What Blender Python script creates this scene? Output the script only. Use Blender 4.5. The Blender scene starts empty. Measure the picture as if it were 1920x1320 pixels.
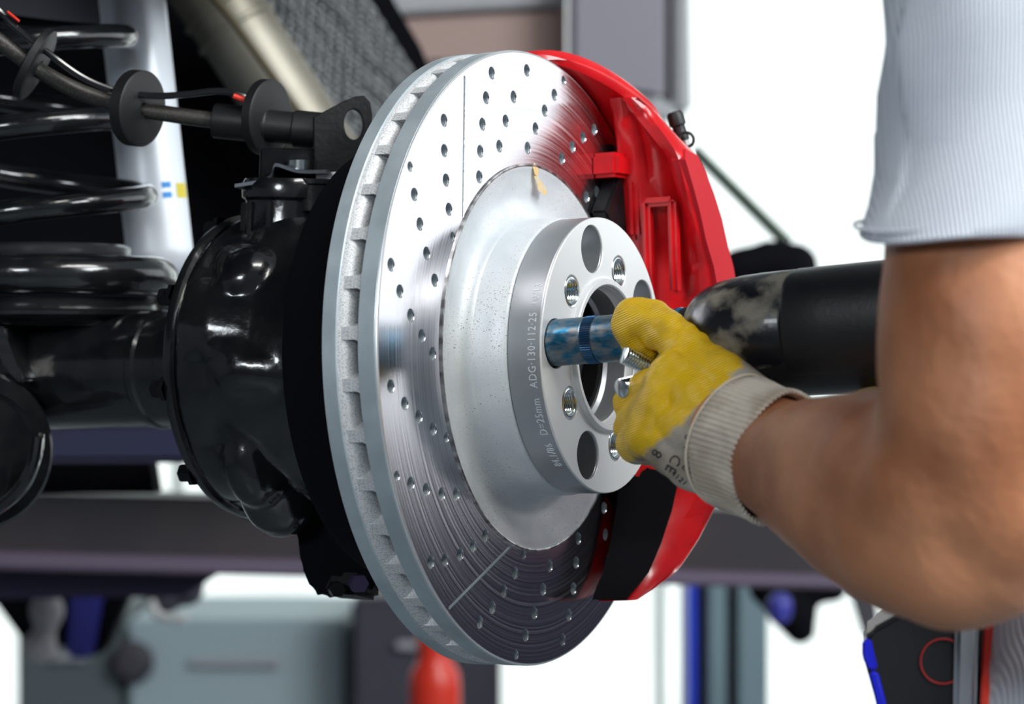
import bpy, bmesh, math, random
from mathutils import Vector, Matrix
from mathutils.bvhtree import BVHTree
from mathutils import noise as mnoise
random.seed(7)
S = bpy.context.scene
COL = S.collection
PI = math.pi
R = math.radians

# ------------------------------------------------------------------ camera
CZ = 1.4
F = 4533.0                                   # focal length in pixels of a 1920 px wide frame (85 mm)
cam = bpy.data.cameras.new('camera')
cam.lens = 85.0; cam.sensor_width = 36.0; cam.sensor_fit = 'HORIZONTAL'
cam.clip_start = 0.05; cam.clip_end = 100
cam.dof.use_dof = True; cam.dof.focus_distance = 1.42; cam.dof.aperture_fstop = 6.8
co = bpy.data.objects.new('camera', cam); COL.objects.link(co)
co.location = (0, 0, CZ); co.rotation_euler = (R(90), 0, 0)
S.camera = co
# ------------------------------------------------------------------ world, lights, exposure
w = bpy.data.worlds.new('daylight'); S.world = w; w.use_nodes = True
bg = w.node_tree.nodes['Background']
bg.inputs[0].default_value = (0.86, 0.95, 1.0, 1); bg.inputs[1].default_value = 1.3
S.view_settings.view_transform = 'Standard'; S.view_settings.look = 'None'
S.view_settings.gamma = 1.0; S.view_settings.use_curve_mapping = False
S.view_settings.exposure = 0.0
S.cycles.use_denoising = True
S.cycles.max_bounces = 8; S.cycles.sample_clamp_indirect = 6.0

def area(name, loc, target, sx, sy, power, colr=(1, 1, 1)):
    l = bpy.data.lights.new(name, 'AREA'); l.shape = 'RECTANGLE'; l.size = sx; l.size_y = sy
    l.energy = power; l.color = colr
    o = bpy.data.objects.new(name, l); COL.objects.link(o); o.location = loc
    o.rotation_euler = (Vector(target) - Vector(loc)).to_track_quat('-Z', 'Y').to_euler()
    return o
area('window_light', (3.4, -1.3, 3.7), (0.25, 1.4, 1.3), 2.4, 1.4, 205, (0.93, 0.98, 1.0))
area('front_window_light', (-2.2, -2.6, 2.9), (0.1, 1.5, 1.3), 1.1, 0.6, 62, (0.88, 0.95, 1.0))
area('ceiling_tube_light', (1.5, -0.4, 3.9), (0.3, 1.3, 1.3), 2.4, 0.5, 75, (1.0, 0.98, 0.94))

# ------------------------------------------------------------------ helpers
def P(u, v, Y):
    """world point seen at photo pixel (u, v), Y metres ahead"""
    return Vector(((u - 960) / F * Y, Y, CZ - (v - 660) / F * Y))

yaw, pit = R(61.85), R(1.728)
HO = Vector((0.0151, 1.481, CZ - 0.0033))
HA = Vector((math.sin(yaw) * math.cos(pit), -math.cos(yaw) * math.cos(pit), math.sin(pit)))
HU = (Vector((0, 0, 1)) - HA * HA.z).normalized()
HS = HU.cross(HA)
HUB = Matrix(((HS.x, HU.x, HA.x, HO.x), (HS.y, HU.y, HA.y, HO.y), (HS.z, HU.z, HA.z, HO.z), (0, 0, 0, 1)))

def tag(o, label=None, cat=None, group=None, kind=None):
    if label: o['label'] = label
    if cat: o['category'] = cat
    if group: o['group'] = group
    if kind: o['kind'] = kind
    return o
def empty(name, label, cat, mw=None, loc=(0, 0, 0), group=None):
    o = bpy.data.objects.new(name, None); COL.objects.link(o); o.empty_display_size = 0.02
    o.matrix_world = mw if mw is not None else Matrix.Translation(loc)
    return tag(o, label, cat, group)
def fin(name, bm, m, parent=None, sharp=35, smooth=True, label=None):
    me = bpy.data.meshes.new(name)
    bmesh.ops.recalc_face_normals(bm, faces=bm.faces)
    for f in bm.faces: f.smooth = smooth
    if smooth:
        th = R(sharp)
        for e in bm.edges:
            if len(e.link_faces) == 2 and e.calc_face_angle(0) > th: e.smooth = False
    bm.to_mesh(me); bm.free()
    me.materials.append(m)
    o = bpy.data.objects.new(name, me); COL.objects.link(o)
    if parent: o.parent = parent
    if label: o['label'] = label
    return o
def world_child(o, parent):
    """mesh whose vertices are world coordinates, hung under parent"""
    bpy.context.view_layer.update()
    mi = parent.matrix_world.inverted()
    o.data.transform(mi); o.parent = parent
    return o
def finw(name, bm, m, parent=None, **k):
    o = fin(name, bm, m, None, **k)
    if parent: world_child(o, parent)
    return o
def lathe_bm(prof, n=96, bm=None, mat=None, close=False):
    bm = bm or bmesh.new()
    rings = []
    for r, z in prof:
        if r < 1e-6:
            v = bm.verts.new((0, 0, z)); rings.append([v])
        else:
            rings.append([bm.verts.new((r * math.cos(2 * PI * i / n), r * math.sin(2 * PI * i / n), z)) for i in range(n)])
    prs = list(zip(rings[:-1], rings[1:]))
    if close: prs.append((rings[-1], rings[0]))
    for a, b in prs:
        for i in range(n):
            j = (i + 1) % n
            if len(a) == 1 and len(b) == 1: continue
            if len(a) == 1: bm.faces.new((a[0], b[i], b[j]))
            elif len(b) == 1: bm.faces.new((a[i], b[0], a[j]))
            else: bm.faces.new((a[i], b[i], b[j], a[j]))
    if mat is not None:
        vs = [v for rg in rings for v in rg]
        bmesh.ops.transform(bm, matrix=mat, verts=vs)
    return bm
def frame(p, d, up=(0, 0, 1)):
    """matrix with +Z along d at p"""
    z = Vector(d).normalized(); upv = Vector(up)
    if abs(z.dot(upv)) > 0.98: upv = Vector((1, 0, 0))
    x = upv.cross(z).normalized(); y = z.cross(x)
    return Matrix(((x.x, y.x, z.x, p[0]), (x.y, y.y, z.y, p[1]), (x.z, y.z, z.z, p[2]), (0, 0, 0, 1)))
def smooth_path(pts, k=8):
    out = []
    n = len(pts)
    for i in range(n - 1):
        p0 = pts[max(i - 1, 0)]; p1 = pts[i]; p2 = pts[i + 1]; p3 = pts[min(i + 2, n - 1)]
        for j in range(k):
            t = j / k
            out.append(0.5 * ((2 * p1) + (p2 - p0) * t + (2 * p0 - 5 * p1 + 4 * p2 - p3) * t * t + (3 * p1 - p0 - 3 * p2 + p3) * t ** 3))
    out.append(pts[-1])
    return out
def tube_bm(path, r, n=14, bm=None, caps=True):
    bm = bm or bmesh.new()
    rings = []; nrm = None
    for i, p in enumerate(path):
        t = (path[min(i + 1, len(path) - 1)] - path[max(i - 1, 0)]).normalized()
        if nrm is None:
            nrm = t.orthogonal().normalized()
        nrm = (nrm - t * nrm.dot(t)).normalized()
        b = t.cross(nrm)
        rr = r(i / (len(path) - 1)) if callable(r) else r
        rings.append([bm.verts.new(p + (nrm * math.cos(2 * PI * k / n) + b * math.sin(2 * PI * k / n)) * rr) for k in range(n)])
    for a, b in zip(rings[:-1], rings[1:]):
        for k in range(n):
            bm.faces.new((a[k], a[(k + 1) % n], b[(k + 1) % n], b[k]))
    if caps:
        bm.faces.new(rings[0]); bm.faces.new(rings[-1])
    return bm
def prism_bm(poly, z0, z1, bevel=0.0, mat=None, seg=2, bm=None):
    new = bm is None
    b2 = bmesh.new()
    lo = [b2.verts.new((x, y, z0)) for x, y in poly]; hi = [b2.verts.new((x, y, z1)) for x, y in poly]
    b2.faces.new(lo); b2.faces.new(hi[::-1])
    n = len(poly)
    for i in range(n): b2.faces.new((lo[i], lo[(i + 1) % n], hi[(i + 1) % n], hi[i]))
    bmesh.ops.recalc_face_normals(b2, faces=b2.faces)
    if bevel: bmesh.ops.bevel(b2, geom=list(b2.edges), offset=bevel, segments=seg, affect='EDGES', clamp_overlap=True)
    if mat is not None: bmesh.ops.transform(b2, matrix=mat, verts=b2.verts)
    if new: return b2
    me = bpy.data.meshes.new('t'); b2.to_mesh(me); b2.free(); bm.from_mesh(me); bpy.data.meshes.remove(me)
    return bm
def box_bm(c, d, bevel=0.0, mat=None, bm=None, seg=2):
    x, y = d[0] / 2, d[1] / 2
    m = Matrix.Translation(c) if mat is None else mat @ Matrix.Translation(c)
    return prism_bm([(-x, -y), (x, -y), (x, y), (-x, y)], -d[2] / 2, d[2] / 2, bevel, m, seg, bm)
def circ(r, n, cx=0, cy=0, cw=False):
    p = [(cx + r * math.cos(2 * PI * i / n), cy + r * math.sin(2 * PI * i / n)) for i in range(n)]
    return p[::-1] if cw else p
def plate(name, loops, z0, z1, bev, m, parent, label=None):
    """flat plate with real holes: first loop outside, the rest holes"""
    cu = bpy.data.curves.new(name, 'CURVE'); cu.dimensions = '2D'; cu.fill_mode = 'BOTH'
    cu.extrude = (z1 - z0) / 2 - bev; cu.bevel_depth = bev; cu.bevel_resolution = 0; cu.offset = -bev
    for lp in loops:
        sp = cu.splines.new('POLY'); sp.points.add(len(lp) - 1)
        for q, (x, y) in zip(sp.points, lp): q.co = (x, y, 0, 1)
        sp.use_cyclic_u = True
    o = bpy.data.objects.new('tmp', cu); COL.objects.link(o)
    dg = bpy.context.evaluated_depsgraph_get()
    me = bpy.data.meshes.new_from_object(o.evaluated_get(dg))
    bpy.data.objects.remove(o); bpy.data.curves.remove(cu)
    bm = bmesh.new(); bm.from_mesh(me); bpy.data.meshes.remove(me)
    bmesh.ops.remove_doubles(bm, verts=bm.verts, dist=1e-6)
    bmesh.ops.translate(bm, verts=bm.verts, vec=(0, 0, (z0 + z1) / 2))
    return fin(name, bm, m, parent, sharp=25, label=label)
def blob(name, chains, m, voxel=0.002, smooth=6, parent=None, fac=0.6, disp=None, extra=None):
    """one continuous organic mesh: tapered limbs fused by a voxel remesh. chains: lists of (Vector, radius)"""
    bm = bmesh.new()
    for ch in chains:
        for i, (p, r) in enumerate(ch):
            bmesh.ops.create_icosphere(bm, subdivisions=3, radius=r, matrix=Matrix.Translation(p))
            if i:
                q, rq = ch[i - 1]
                d = (p - q); L = d.length
                if L > 1e-5:
                    bmesh.ops.create_cone(bm, cap_ends=True, segments=28, radius1=rq, radius2=r, depth=L,
                                          matrix=frame((p + q) / 2, d))
    if extra: extra(bm)
    me = bpy.data.meshes.new(name); bm.to_mesh(me); bm.free()
    o = bpy.data.objects.new(name, me); COL.objects.link(o)
    md = o.modifiers.new('r', 'REMESH'); md.mode = 'VOXEL'; md.voxel_size = voxel; md.use_smooth_shade = True
    if smooth:
        ms = o.modifiers.new('s', 'SMOOTH'); ms.iterations = smooth; ms.factor = fac
    dg = bpy.context.evaluated_depsgraph_get()
    m2 = bpy.data.meshes.new_from_object(o.evaluated_get(dg))
    o.modifiers.clear(); o.data = m2; bpy.data.meshes.remove(me); m2.name = name
    m2.materials.clear(); m2.materials.append(m)
    if disp:
        m2.update()
        nn = [v.normal.copy() for v in m2.vertices]
        for v, n_ in zip(m2.vertices, nn):
            v.co += n_ * disp(v.co)
    for p in m2.polygons: p.use_smooth = True
    if parent: world_child(o, parent)
    return o

# ------------------------------------------------------------------ materials
def nd(nt, t, **k):
    n = nt.nodes.new(t)
    for a, b in k.items(): setattr(n, a, b)
    return n
def mat(name, base, rough=0.5, metal=0.0, var=None, vscale=20, bump=0.0, bscale=200, coat=0.0, rvar=0.0,
        aniso=0.0, emit=None, estr=0.0, detail=4, vlo=0.4, vhi=0.6, stretch=None, spec=0.5, sheen=0.0, sss=0.0):
    m = bpy.data.materials.new(name); m.use_nodes = True; nt = m.node_tree
    b = nt.nodes['Principled BSDF']
    b.inputs['Base Color'].default_value = (*base, 1); b.inputs['Roughness'].default_value = rough
    b.inputs['Metallic'].default_value = metal; b.inputs['Coat Weight'].default_value = coat
    b.inputs['Coat Roughness'].default_value = 0.08
    b.inputs['Specular IOR Level'].default_value = spec
    if sheen: b.inputs['Sheen Weight'].default_value = sheen
    if sss:
        b.inputs['Subsurface Weight'].default_value = sss; b.inputs['Subsurface Radius'].default_value = (0.01, 0.004, 0.002)
        b.inputs['Subsurface Scale'].default_value = 0.6
    tc = nd(nt, 'ShaderNodeTexCoord'); src = tc.outputs['Object']
    if stretch:
        mp = nd(nt, 'ShaderNodeMapping'); mp.inputs['Scale'].default_value = stretch
        nt.links.new(src, mp.inputs[0]); src = mp.outputs[0]
    if var:
        n = nd(nt, 'ShaderNodeTexNoise'); n.inputs['Scale'].default_value = vscale; n.inputs['Detail'].default_value = detail
        nt.links.new(src, n.inputs['Vector'])
        rp = nd(nt, 'ShaderNodeValToRGB'); rp.color_ramp.elements[0].position = vlo; rp.color_ramp.elements[1].position = vhi
        rp.color_ramp.elements[0].color = (*var, 1); rp.color_ramp.elements[1].color = (*base, 1)
        nt.links.new(n.outputs['Fac'], rp.inputs[0]); nt.links.new(rp.outputs[0], b.inputs['Base Color'])
        if rvar:
            mr = nd(nt, 'ShaderNodeMapRange'); mr.inputs['From Min'].default_value = vlo; mr.inputs['From Max'].default_value = vhi
            mr.inputs['To Min'].default_value = rough + rvar; mr.inputs['To Max'].default_value = rough
            nt.links.new(n.outputs['Fac'], mr.inputs[0]); nt.links.new(mr.outputs[0], b.inputs['Roughness'])
    if bump:
        n2 = nd(nt, 'ShaderNodeTexNoise'); n2.inputs['Scale'].default_value = bscale; n2.inputs['Detail'].default_value = 3
        nt.links.new(src, n2.inputs['Vector'])
        bp = nd(nt, 'ShaderNodeBump'); bp.inputs['Strength'].default_value = 1.0; bp.inputs['Distance'].default_value = bump
        nt.links.new(n2.outputs['Fac'], bp.inputs['Height']); nt.links.new(bp.outputs[0], b.inputs['Normal'])
    if aniso:
        b.inputs['Anisotropic'].default_value = aniso
        tn = nd(nt, 'ShaderNodeTangent', direction_type='RADIAL', axis='Z')
        nt.links.new(tn.outputs[0], b.inputs['Tangent'])
    if emit:
        b.inputs['Emission Color'].default_value = (*emit, 1); b.inputs['Emission Strength'].default_value = estr
    return m

def rotor_face_mat():
    """turned steel: concentric machining lines and heat-tint, brushed along the circle"""
    m = mat('turned_steel', (0.80, 0.79, 0.80), 0.26, 1.0, aniso=0.8)
    nt = m.node_tree; b = nt.nodes['Principled BSDF']
    tc = nd(nt, 'ShaderNodeTexCoord'); sx = nd(nt, 'ShaderNodeSeparateXYZ'); nt.links.new(tc.outputs['Object'], sx.inputs[0])
    ln = nd(nt, 'ShaderNodeVectorMath', operation='LENGTH')
    cb = nd(nt, 'ShaderNodeCombineXYZ'); nt.links.new(sx.outputs[0], cb.inputs[0]); nt.links.new(sx.outputs[1], cb.inputs[1])
    nt.links.new(cb.outputs[0], ln.inputs[0])
    # radius + a little angular wander -> 1D noise = turning lines
    wn = nd(nt, 'ShaderNodeTexNoise'); wn.inputs['Scale'].default_value = 6; nt.links.new(cb.outputs[0], wn.inputs['Vector'])
    ad = nd(nt, 'ShaderNodeMath', operation='MULTIPLY_ADD'); nt.links.new(wn.outputs['Fac'], ad.inputs[0]); ad.inputs[1].default_value = 0.0007
    nt.links.new(ln.outputs['Value'], ad.inputs[2])
    n = nd(nt, 'ShaderNodeTexNoise', noise_dimensions='1D'); n.inputs['Scale'].default_value = 480; n.inputs['Detail'].default_value = 7
    n.inputs['Roughness'].default_value = 0.7
    nt.links.new(ad.outputs[0], n.inputs['W'])
    bp = nd(nt, 'ShaderNodeBump'); bp.inputs['Distance'].default_value = 0.000014; bp.inputs['Strength'].default_value = 1
    nt.links.new(n.outputs['Fac'], bp.inputs['Height']); nt.links.new(bp.outputs[0], b.inputs['Normal'])
    mr = nd(nt, 'ShaderNodeMapRange'); mr.inputs['From Min'].default_value = 0.3; mr.inputs['From Max'].default_value = 0.7
    mr.inputs['To Min'].default_value = 0.09; mr.inputs['To Max'].default_value = 0.22
    nt.links.new(n.outputs['Fac'], mr.inputs[0]); nt.links.new(mr.outputs[0], b.inputs['Roughness'])
    rp = nd(nt, 'ShaderNodeValToRGB'); rp.color_ramp.elements[0].position = 0.3; rp.color_ramp.elements[1].position = 0.62
    rp.color_ramp.elements[0].color = (0.60, 0.59, 0.63, 1); rp.color_ramp.elements[1].color = (0.84, 0.82, 0.86, 1)
    nt.links.new(n.outputs['Fac'], rp.inputs[0]); nt.links.new(rp.outputs[0], b.inputs['Base Color'])
    return m
def speckle_mat(name, base, spot, scale, rough, metal=0.0, lo=0.62, hi=0.66, stain=None):
    m = mat(name, base, rough, metal, bump=0.00006, bscale=900)
    nt = m.node_tree; b = nt.nodes['Principled BSDF']; tc = nd(nt, 'ShaderNodeTexCoord')
    n = nd(nt, 'ShaderNodeTexNoise'); n.inputs['Scale'].default_value = scale; n.inputs['Detail'].default_value = 2
    n3 = nd(nt, 'ShaderNodeTexNoise'); n3.inputs['Scale'].default_value = 22; n3.inputs['Detail'].default_value = 5
    nt.links.new(tc.outputs['Object'], n.inputs['Vector']); nt.links.new(tc.outputs['Object'], n3.inputs['Vector'])
    ad = nd(nt, 'ShaderNodeMath', operation='MULTIPLY_ADD'); ad.inputs[1].default_value = 0.45
    nt.links.new(n3.outputs['Fac'], ad.inputs[0]); nt.links.new(n.outputs['Fac'], ad.inputs[2])
    rp = nd(nt, 'ShaderNodeValToRGB'); rp.color_ramp.elements[0].position = lo + 0.2; rp.color_ramp.elements[1].position = hi + 0.2
    rp.color_ramp.elements[0].color = (*base, 1); rp.color_ramp.elements[1].color = (*spot, 1)
    nt.links.new(ad.outputs[0], rp.inputs[0])
    rp2 = nd(nt, 'ShaderNodeValToRGB'); rp2.color_ramp.elements[0].position = 0.38; rp2.color_ramp.elements[1].position = 0.62
    rp2.color_ramp.elements[0].color = (0.8, 0.82, 0.84, 1); rp2.color_ramp.elements[1].color = (1, 1, 1, 1)
    nt.links.new(n3.outputs['Fac'], rp2.inputs[0])
    mx = nd(nt, 'ShaderNodeMix', data_type='RGBA', blend_type='MULTIPLY'); mx.inputs[0].default_value = 1
    nt.links.new(rp.outputs[0], mx.inputs[6]); nt.links.new(rp2.outputs[0], mx.inputs[7])
    nt.links.new(mx.outputs[2], b.inputs['Base Color'])
    return m
M = {}
M['face'] = rotor_face_mat()
M['rim'] = mat('ground_steel_edge', (0.50, 0.57, 0.61), 0.5, 0.4, var=(0.40, 0.46, 0.50), vscale=30, bump=0.00008, bscale=1200)
M['cast'] = mat('sandy_cast_silver', (0.78, 0.79, 0.8), 0.55, 0.35, var=(0.45, 0.45, 0.47), vscale=1300, vlo=0.38, vhi=0.5, bump=0.0003, bscale=1300)
M['hat'] = speckle_mat('dusty_zinc_coat', (0.76, 0.79, 0.81), (0.20, 0.21, 0.22), 1100, 0.5, 0.25, lo=0.70, hi=0.74)
M['steelb'] = mat('bright_machined_steel', (0.85, 0.85, 0.86), 0.35, 0.8)
M['gap_shade'] = mat('gap_shade_iron', (0.03, 0.03, 0.033), 0.8)  # near-black base colour carries the shade deep in the cooling gap
M['edge'] = mat('worn_bright_edge', (0.6, 0.6, 0.6), 0.3, 0.9, var=(0.2, 0.2, 0.2), vscale=150)
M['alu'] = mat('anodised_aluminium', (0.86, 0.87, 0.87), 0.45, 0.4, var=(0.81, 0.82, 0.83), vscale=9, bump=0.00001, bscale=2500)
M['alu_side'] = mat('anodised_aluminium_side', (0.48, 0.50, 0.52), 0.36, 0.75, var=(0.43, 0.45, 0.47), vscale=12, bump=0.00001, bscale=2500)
M['zinc'] = mat('bright_zinc', (0.74, 0.80, 0.80), 0.16, 1.0)
M['mark'] = mat('stamped_mark', (0.85, 0.88, 0.9), 0.4, 0.6)
M['ochre'] = mat('ochre_paint_mark', (0.72, 0.45, 0.13), 0.6, var=(0.6, 0.5, 0.35), vscale=160)
M['red'] = mat('gloss_red_paint', (0.62, 0.006, 0.010), 0.27, 0.0, var=(0.50, 0.004, 0.008), vscale=40, bump=0.00006, bscale=160, coat=0.25)
M['red_flat'] = mat('satin_red_plate', (0.50, 0.010, 0.018), 0.6, 0.0, coat=0.0, spec=0.25, bump=0.00004, bscale=500)
M['black'] = mat('gloss_black_paint', (0.006, 0.0075, 0.009), 0.2, 0.0, var=(0.011, 0.012, 0.013), vscale=35, bump=0.0004, bscale=120, coat=0.6)
M['satin'] = mat('satin_black', (0.004, 0.0045, 0.006), 0.42, 0.0, spec=0.22, var=(0.009, 0.009, 0.010), vscale=60, bump=0.0002, bscale=300)
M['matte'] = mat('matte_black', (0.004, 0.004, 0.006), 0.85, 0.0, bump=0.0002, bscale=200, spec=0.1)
M['rubber'] = mat('black_rubber', (0.007, 0.007, 0.008), 0.5, 0.0, bump=0.0001, bscale=700)
M['hose'] = mat('braided_rubber_hose', (0.03, 0.027, 0.025), 0.42, 0.0, var=(0.09, 0.075, 0.06), vscale=900, vlo=0.35, vhi=0.45, bump=0.0003, bscale=900)
M['wire'] = mat('glossy_black_cable', (0.012, 0.012, 0.014), 0.15, 0.0, coat=0.5)
M['shock'] = mat('silver_damper_paint', (0.80, 0.84, 0.90), 0.34, 0.45)
M['blue_st'] = mat('blue_sticker', (0.01, 0.25, 0.7), 0.4); M['yel_st'] = mat('yellow_sticker', (0.75, 0.6, 0.03), 0.4)
M['steel'] = mat('plain_steel', (0.5, 0.5, 0.5), 0.3, 0.9)
M['pipe'] = mat('stainless_exhaust', (0.34, 0.32, 0.27), 0.52, 0.7, var=(0.20, 0.18, 0.14), vscale=8)
M['olive'] = mat('olive_brown_rod', (0.08, 0.06, 0.025), 0.5)
M['foil'] = mat('dimpled_foil', (0.30, 0.31, 0.32), 0.28, 0.95)
M['purple'] = mat('dark_violet_plastic', (0.05, 0.035, 0.09), 0.5)

def glove_mat():
    m = bpy.data.materials.new('dipped_glove'); m.use_nodes = True; nt = m.node_tree; b = nt.nodes['Principled BSDF']
    tc = nd(nt, 'ShaderNodeTexCoord')
    n = nd(nt, 'ShaderNodeTexNoise'); n.inputs['Scale'].default_value = 120; n.inputs['Detail'].default_value = 4
    nt.links.new(tc.outputs['Object'], n.inputs['Vector'])
    big = nd(nt, 'ShaderNodeTexNoise'); big.inputs['Scale'].default_value = 26; big.inputs['Detail'].default_value = 6
    nt.links.new(tc.outputs['Object'], big.inputs['Vector'])
    yl = nd(nt, 'ShaderNodeValToRGB'); e = yl.color_ramp.elements
    e[0].position = 0.30; e[0].color = (0.50, 0.30, 0.012, 1); e[1].position = 0.50; e[1].color = (0.84, 0.52, 0.006, 1)
    nt.links.new(big.outputs['Fac'], yl.inputs[0])
    kn = nd(nt, 'ShaderNodeValToRGB'); e = kn.color_ramp.elements
    e[0].position = 0.36; e[0].color = (0.22, 0.17, 0.11, 1); e[1].position = 0.62; e[1].color = (0.52, 0.47, 0.41, 1)
    nt.links.new(big.outputs['Fac'], kn.inputs[0])
    # signed distance to the dip line, roughened
    at = nd(nt, 'ShaderNodeAttribute', attribute_name='dip')
    sb = nd(nt, 'ShaderNodeMath', operation='MULTIPLY_ADD'); nt.links.new(n.outputs['Fac'], sb.inputs[0]); sb.inputs[1].default_value = 0.010
    nt.links.new(at.outputs['Fac'], sb.inputs[2])
    mr = nd(nt, 'ShaderNodeMapRange'); mr.inputs['From Min'].default_value = 0.0035; mr.inputs['From Max'].default_value = 0.0065
    nt.links.new(sb.outputs[0], mr.inputs[0])
    mx = nd(nt, 'ShaderNodeMix', data_type='RGBA'); nt.links.new(mr.outputs[0], mx.inputs[0])
    nt.links.new(yl.outputs[0], mx.inputs[6]); nt.links.new(kn.outputs[0], mx.inputs[7])
    nt.links.new(mx.outputs[2], b.inputs['Base Color'])
    rr = nd(nt, 'ShaderNodeMapRange'); rr.inputs['To Min'].default_value = 0.36; rr.inputs['To Max'].default_value = 0.9
    nt.links.new(mr.outputs[0], rr.inputs[0]); nt.links.new(rr.outputs[0], b.inputs['Roughness'])
    mp = nd(nt, 'ShaderNodeMapping'); mp.inputs['Rotation'].default_value = (0, R(25), 0)
    nt.links.new(tc.outputs['Object'], mp.inputs[0])
    wv = nd(nt, 'ShaderNodeTexWave'); wv.inputs['Scale'].default_value = 260; wv.inputs['Distortion'].default_value = 1.5; wv.bands_direction = 'Z'
    nt.links.new(mp.outputs[0], wv.inputs['Vector'])
    mb = nd(nt, 'ShaderNodeMath', operation='MULTIPLY_ADD'); nt.links.new(big.outputs['Fac'], mb.inputs[0]); mb.inputs[1].default_value = 8
    nt.links.new(wv.outputs['Fac'], mb.inputs[2])
    bp = nd(nt, 'ShaderNodeBump'); bp.inputs['Distance'].default_value = 0.00022; nt.links.new(mb.outputs[0], bp.inputs['Height'])
    nt.links.new(bp.outputs[0], b.inputs['Normal'])
    return m
M['glove'] = glove_mat()
M['cuff'] = mat('ribbed_knit_cuff', (0.68, 0.60, 0.50), 0.95, var=(0.46, 0.38, 0.30), vscale=45, bump=0.0003, bscale=900, sheen=0.3)
M['seam'] = mat('cuff_seam_thread', (0.75, 0.66, 0.52), 0.9)
M['ink'] = mat('black_ink', (0.03, 0.028, 0.03), 0.8)
M['skin'] = mat('tanned_skin', (0.58, 0.25, 0.125), 0.5, var=(0.34, 0.12, 0.05), vscale=11, detail=6, vlo=0.36, vhi=0.62, bump=0.0006, bscale=160, sss=0.12)
def shirt_mat(name, base):
    m = mat(name, base, 0.85, sheen=0.2); nt = m.node_tree; b = nt.nodes['Principled BSDF']
    at = nd(nt, 'ShaderNodeTexCoord')
    wv = nd(nt, 'ShaderNodeTexWave'); wv.inputs['Scale'].default_value = 170; wv.bands_direction = 'X'
    nt.links.new(at.outputs['Object'], wv.inputs['Vector'])
    rp = nd(nt, 'ShaderNodeValToRGB'); rp.color_ramp.elements[0].color = (base[0] * .92, base[1] * .92, base[2] * .93, 1); rp.color_ramp.elements[1].color = (*base, 1)
    nt.links.new(wv.outputs['Fac'], rp.inputs[0]); nt.links.new(rp.outputs[0], b.inputs['Base Color'])
    bp = nd(nt, 'ShaderNodeBump'); bp.inputs['Distance'].default_value = 0.0004; nt.links.new(wv.outputs['Fac'], bp.inputs['Height'])
    nt.links.new(bp.outputs[0], b.inputs['Normal'])
    return m
M['shirt'] = shirt_mat('ribbed_white_cotton', (0.66, 0.70, 0.78))
M['piping'] = mat('red_piping', (0.75, 0.05, 0.03), 0.6)
M['greyp'] = mat('grey_piping', (0.25, 0.28, 0.32), 0.7)
M['trousers'] = mat('navy_trousers', (0.010, 0.010, 0.045), 0.9)
M['socket'] = mat('blue_scuffed_steel', (0.02, 0.17, 0.30), 0.28, 0.9, var=(0.26, 0.27, 0.27), vscale=260, detail=10, vlo=0.36, vhi=0.62, rvar=0.12, bump=0.00012, bscale=500, stretch=(1, 1, .5))
M['knurl'] = mat('knurled_blue_steel', (0.05, 0.14, 0.27), 0.3, 0.9)
M['blue'] = mat('blue_anodised_ring', (0.04, 0.30, 0.62), 0.2, 0.9)
M['tool'] = mat('scuffed_black_tool', (0.006, 0.007, 0.011), 0.34, 0.1, var=(0.22, 0.20, 0.16), vscale=38, detail=10, vlo=0.40, vhi=0.52, bump=0.0006, bscale=90, rvar=.25, coat=.2)
M['toolb'] = mat('black_tool_plastic', (0.010, 0.010, 0.012), 0.4, bump=0.0001, bscale=400)
M['blue_glint'] = mat('blue_reflection_tint', (0.010, 0.015, 0.55), 0.35)  # blue light reflected by the battery corner, put into the base colour
M['redp'] = mat('dull_red_print', (0.35, 0.02, 0.02), 0.5)

M['floor'] = mat('grey_workshop_floor', (0.17, 0.20, 0.22), 0.4, var=(0.13, 0.15, 0.17), vscale=2)
M['wall'] = mat('white_wall_paint', (0.72, 0.75, 0.76), 0.8, var=(0.66, 0.69, 0.70), vscale=1.5)
M['dimwall'] = mat('grey_wall_paint', (0.16, 0.17, 0.19), 0.8)
M['ceil'] = mat('ceiling_paint', (0.40, 0.42, 0.43), 0.9)
M['navy'] = mat('navy_wall_panel', (0.012, 0.007, 0.035), 0.5)
M['frost'] = mat('daylit_frosted_glazing', (0.9, 0.95, 0.93), 0.5, emit=(0.93, 1.0, 0.965), estr=1.05)
_nt = M['frost'].node_tree; _tc = nd(_nt, 'ShaderNodeNewGeometry'); _n = nd(_nt, 'ShaderNodeTexNoise'); _n.inputs['Scale'].default_value = 2.2; _n.inputs['Detail'].default_value = 3
_nt.links.new(_tc.outputs['Position'], _n.inputs['Vector']); _m = nd(_nt, 'ShaderNodeMapRange'); _m.inputs['From Min'].default_value = 0.35; _m.inputs['From Max'].default_value = 0.6
_m.inputs['To Min'].default_value = 0.76; _m.inputs['To Max'].default_value = 0.96
_nt.links.new(_n.outputs['Fac'], _m.inputs[0]); _nt.links.new(_m.outputs[0], _nt.nodes['Principled BSDF'].inputs['Emission Strength'])
M['frost2'] = mat('daylit_side_glazing', (0.9, 0.95, 0.95), 0.5, emit=(0.96, 0.98, 1.0), estr=1.15)
M['mull'] = mat('pale_glazing_bar', (0.75, 0.8, 0.77), 0.6)
M['beam'] = mat('dark_lift_steel', (0.028, 0.024, 0.030), 0.5, var=(0.04, 0.032, 0.034), vscale=5)
M['violet'] = mat('violet_grey_steel', (0.13, 0.10, 0.15), 0.5)
M['bluep'] = mat('bright_blue_paint', (0.01, 0.06, 0.75), 0.4)
M['indigo'] = mat('indigo_paint', (0.05, 0.05, 0.35), 0.4)
M['colm'] = mat('grey_blue_column', (0.20, 0.29, 0.33), 0.45, 0.3)
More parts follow.
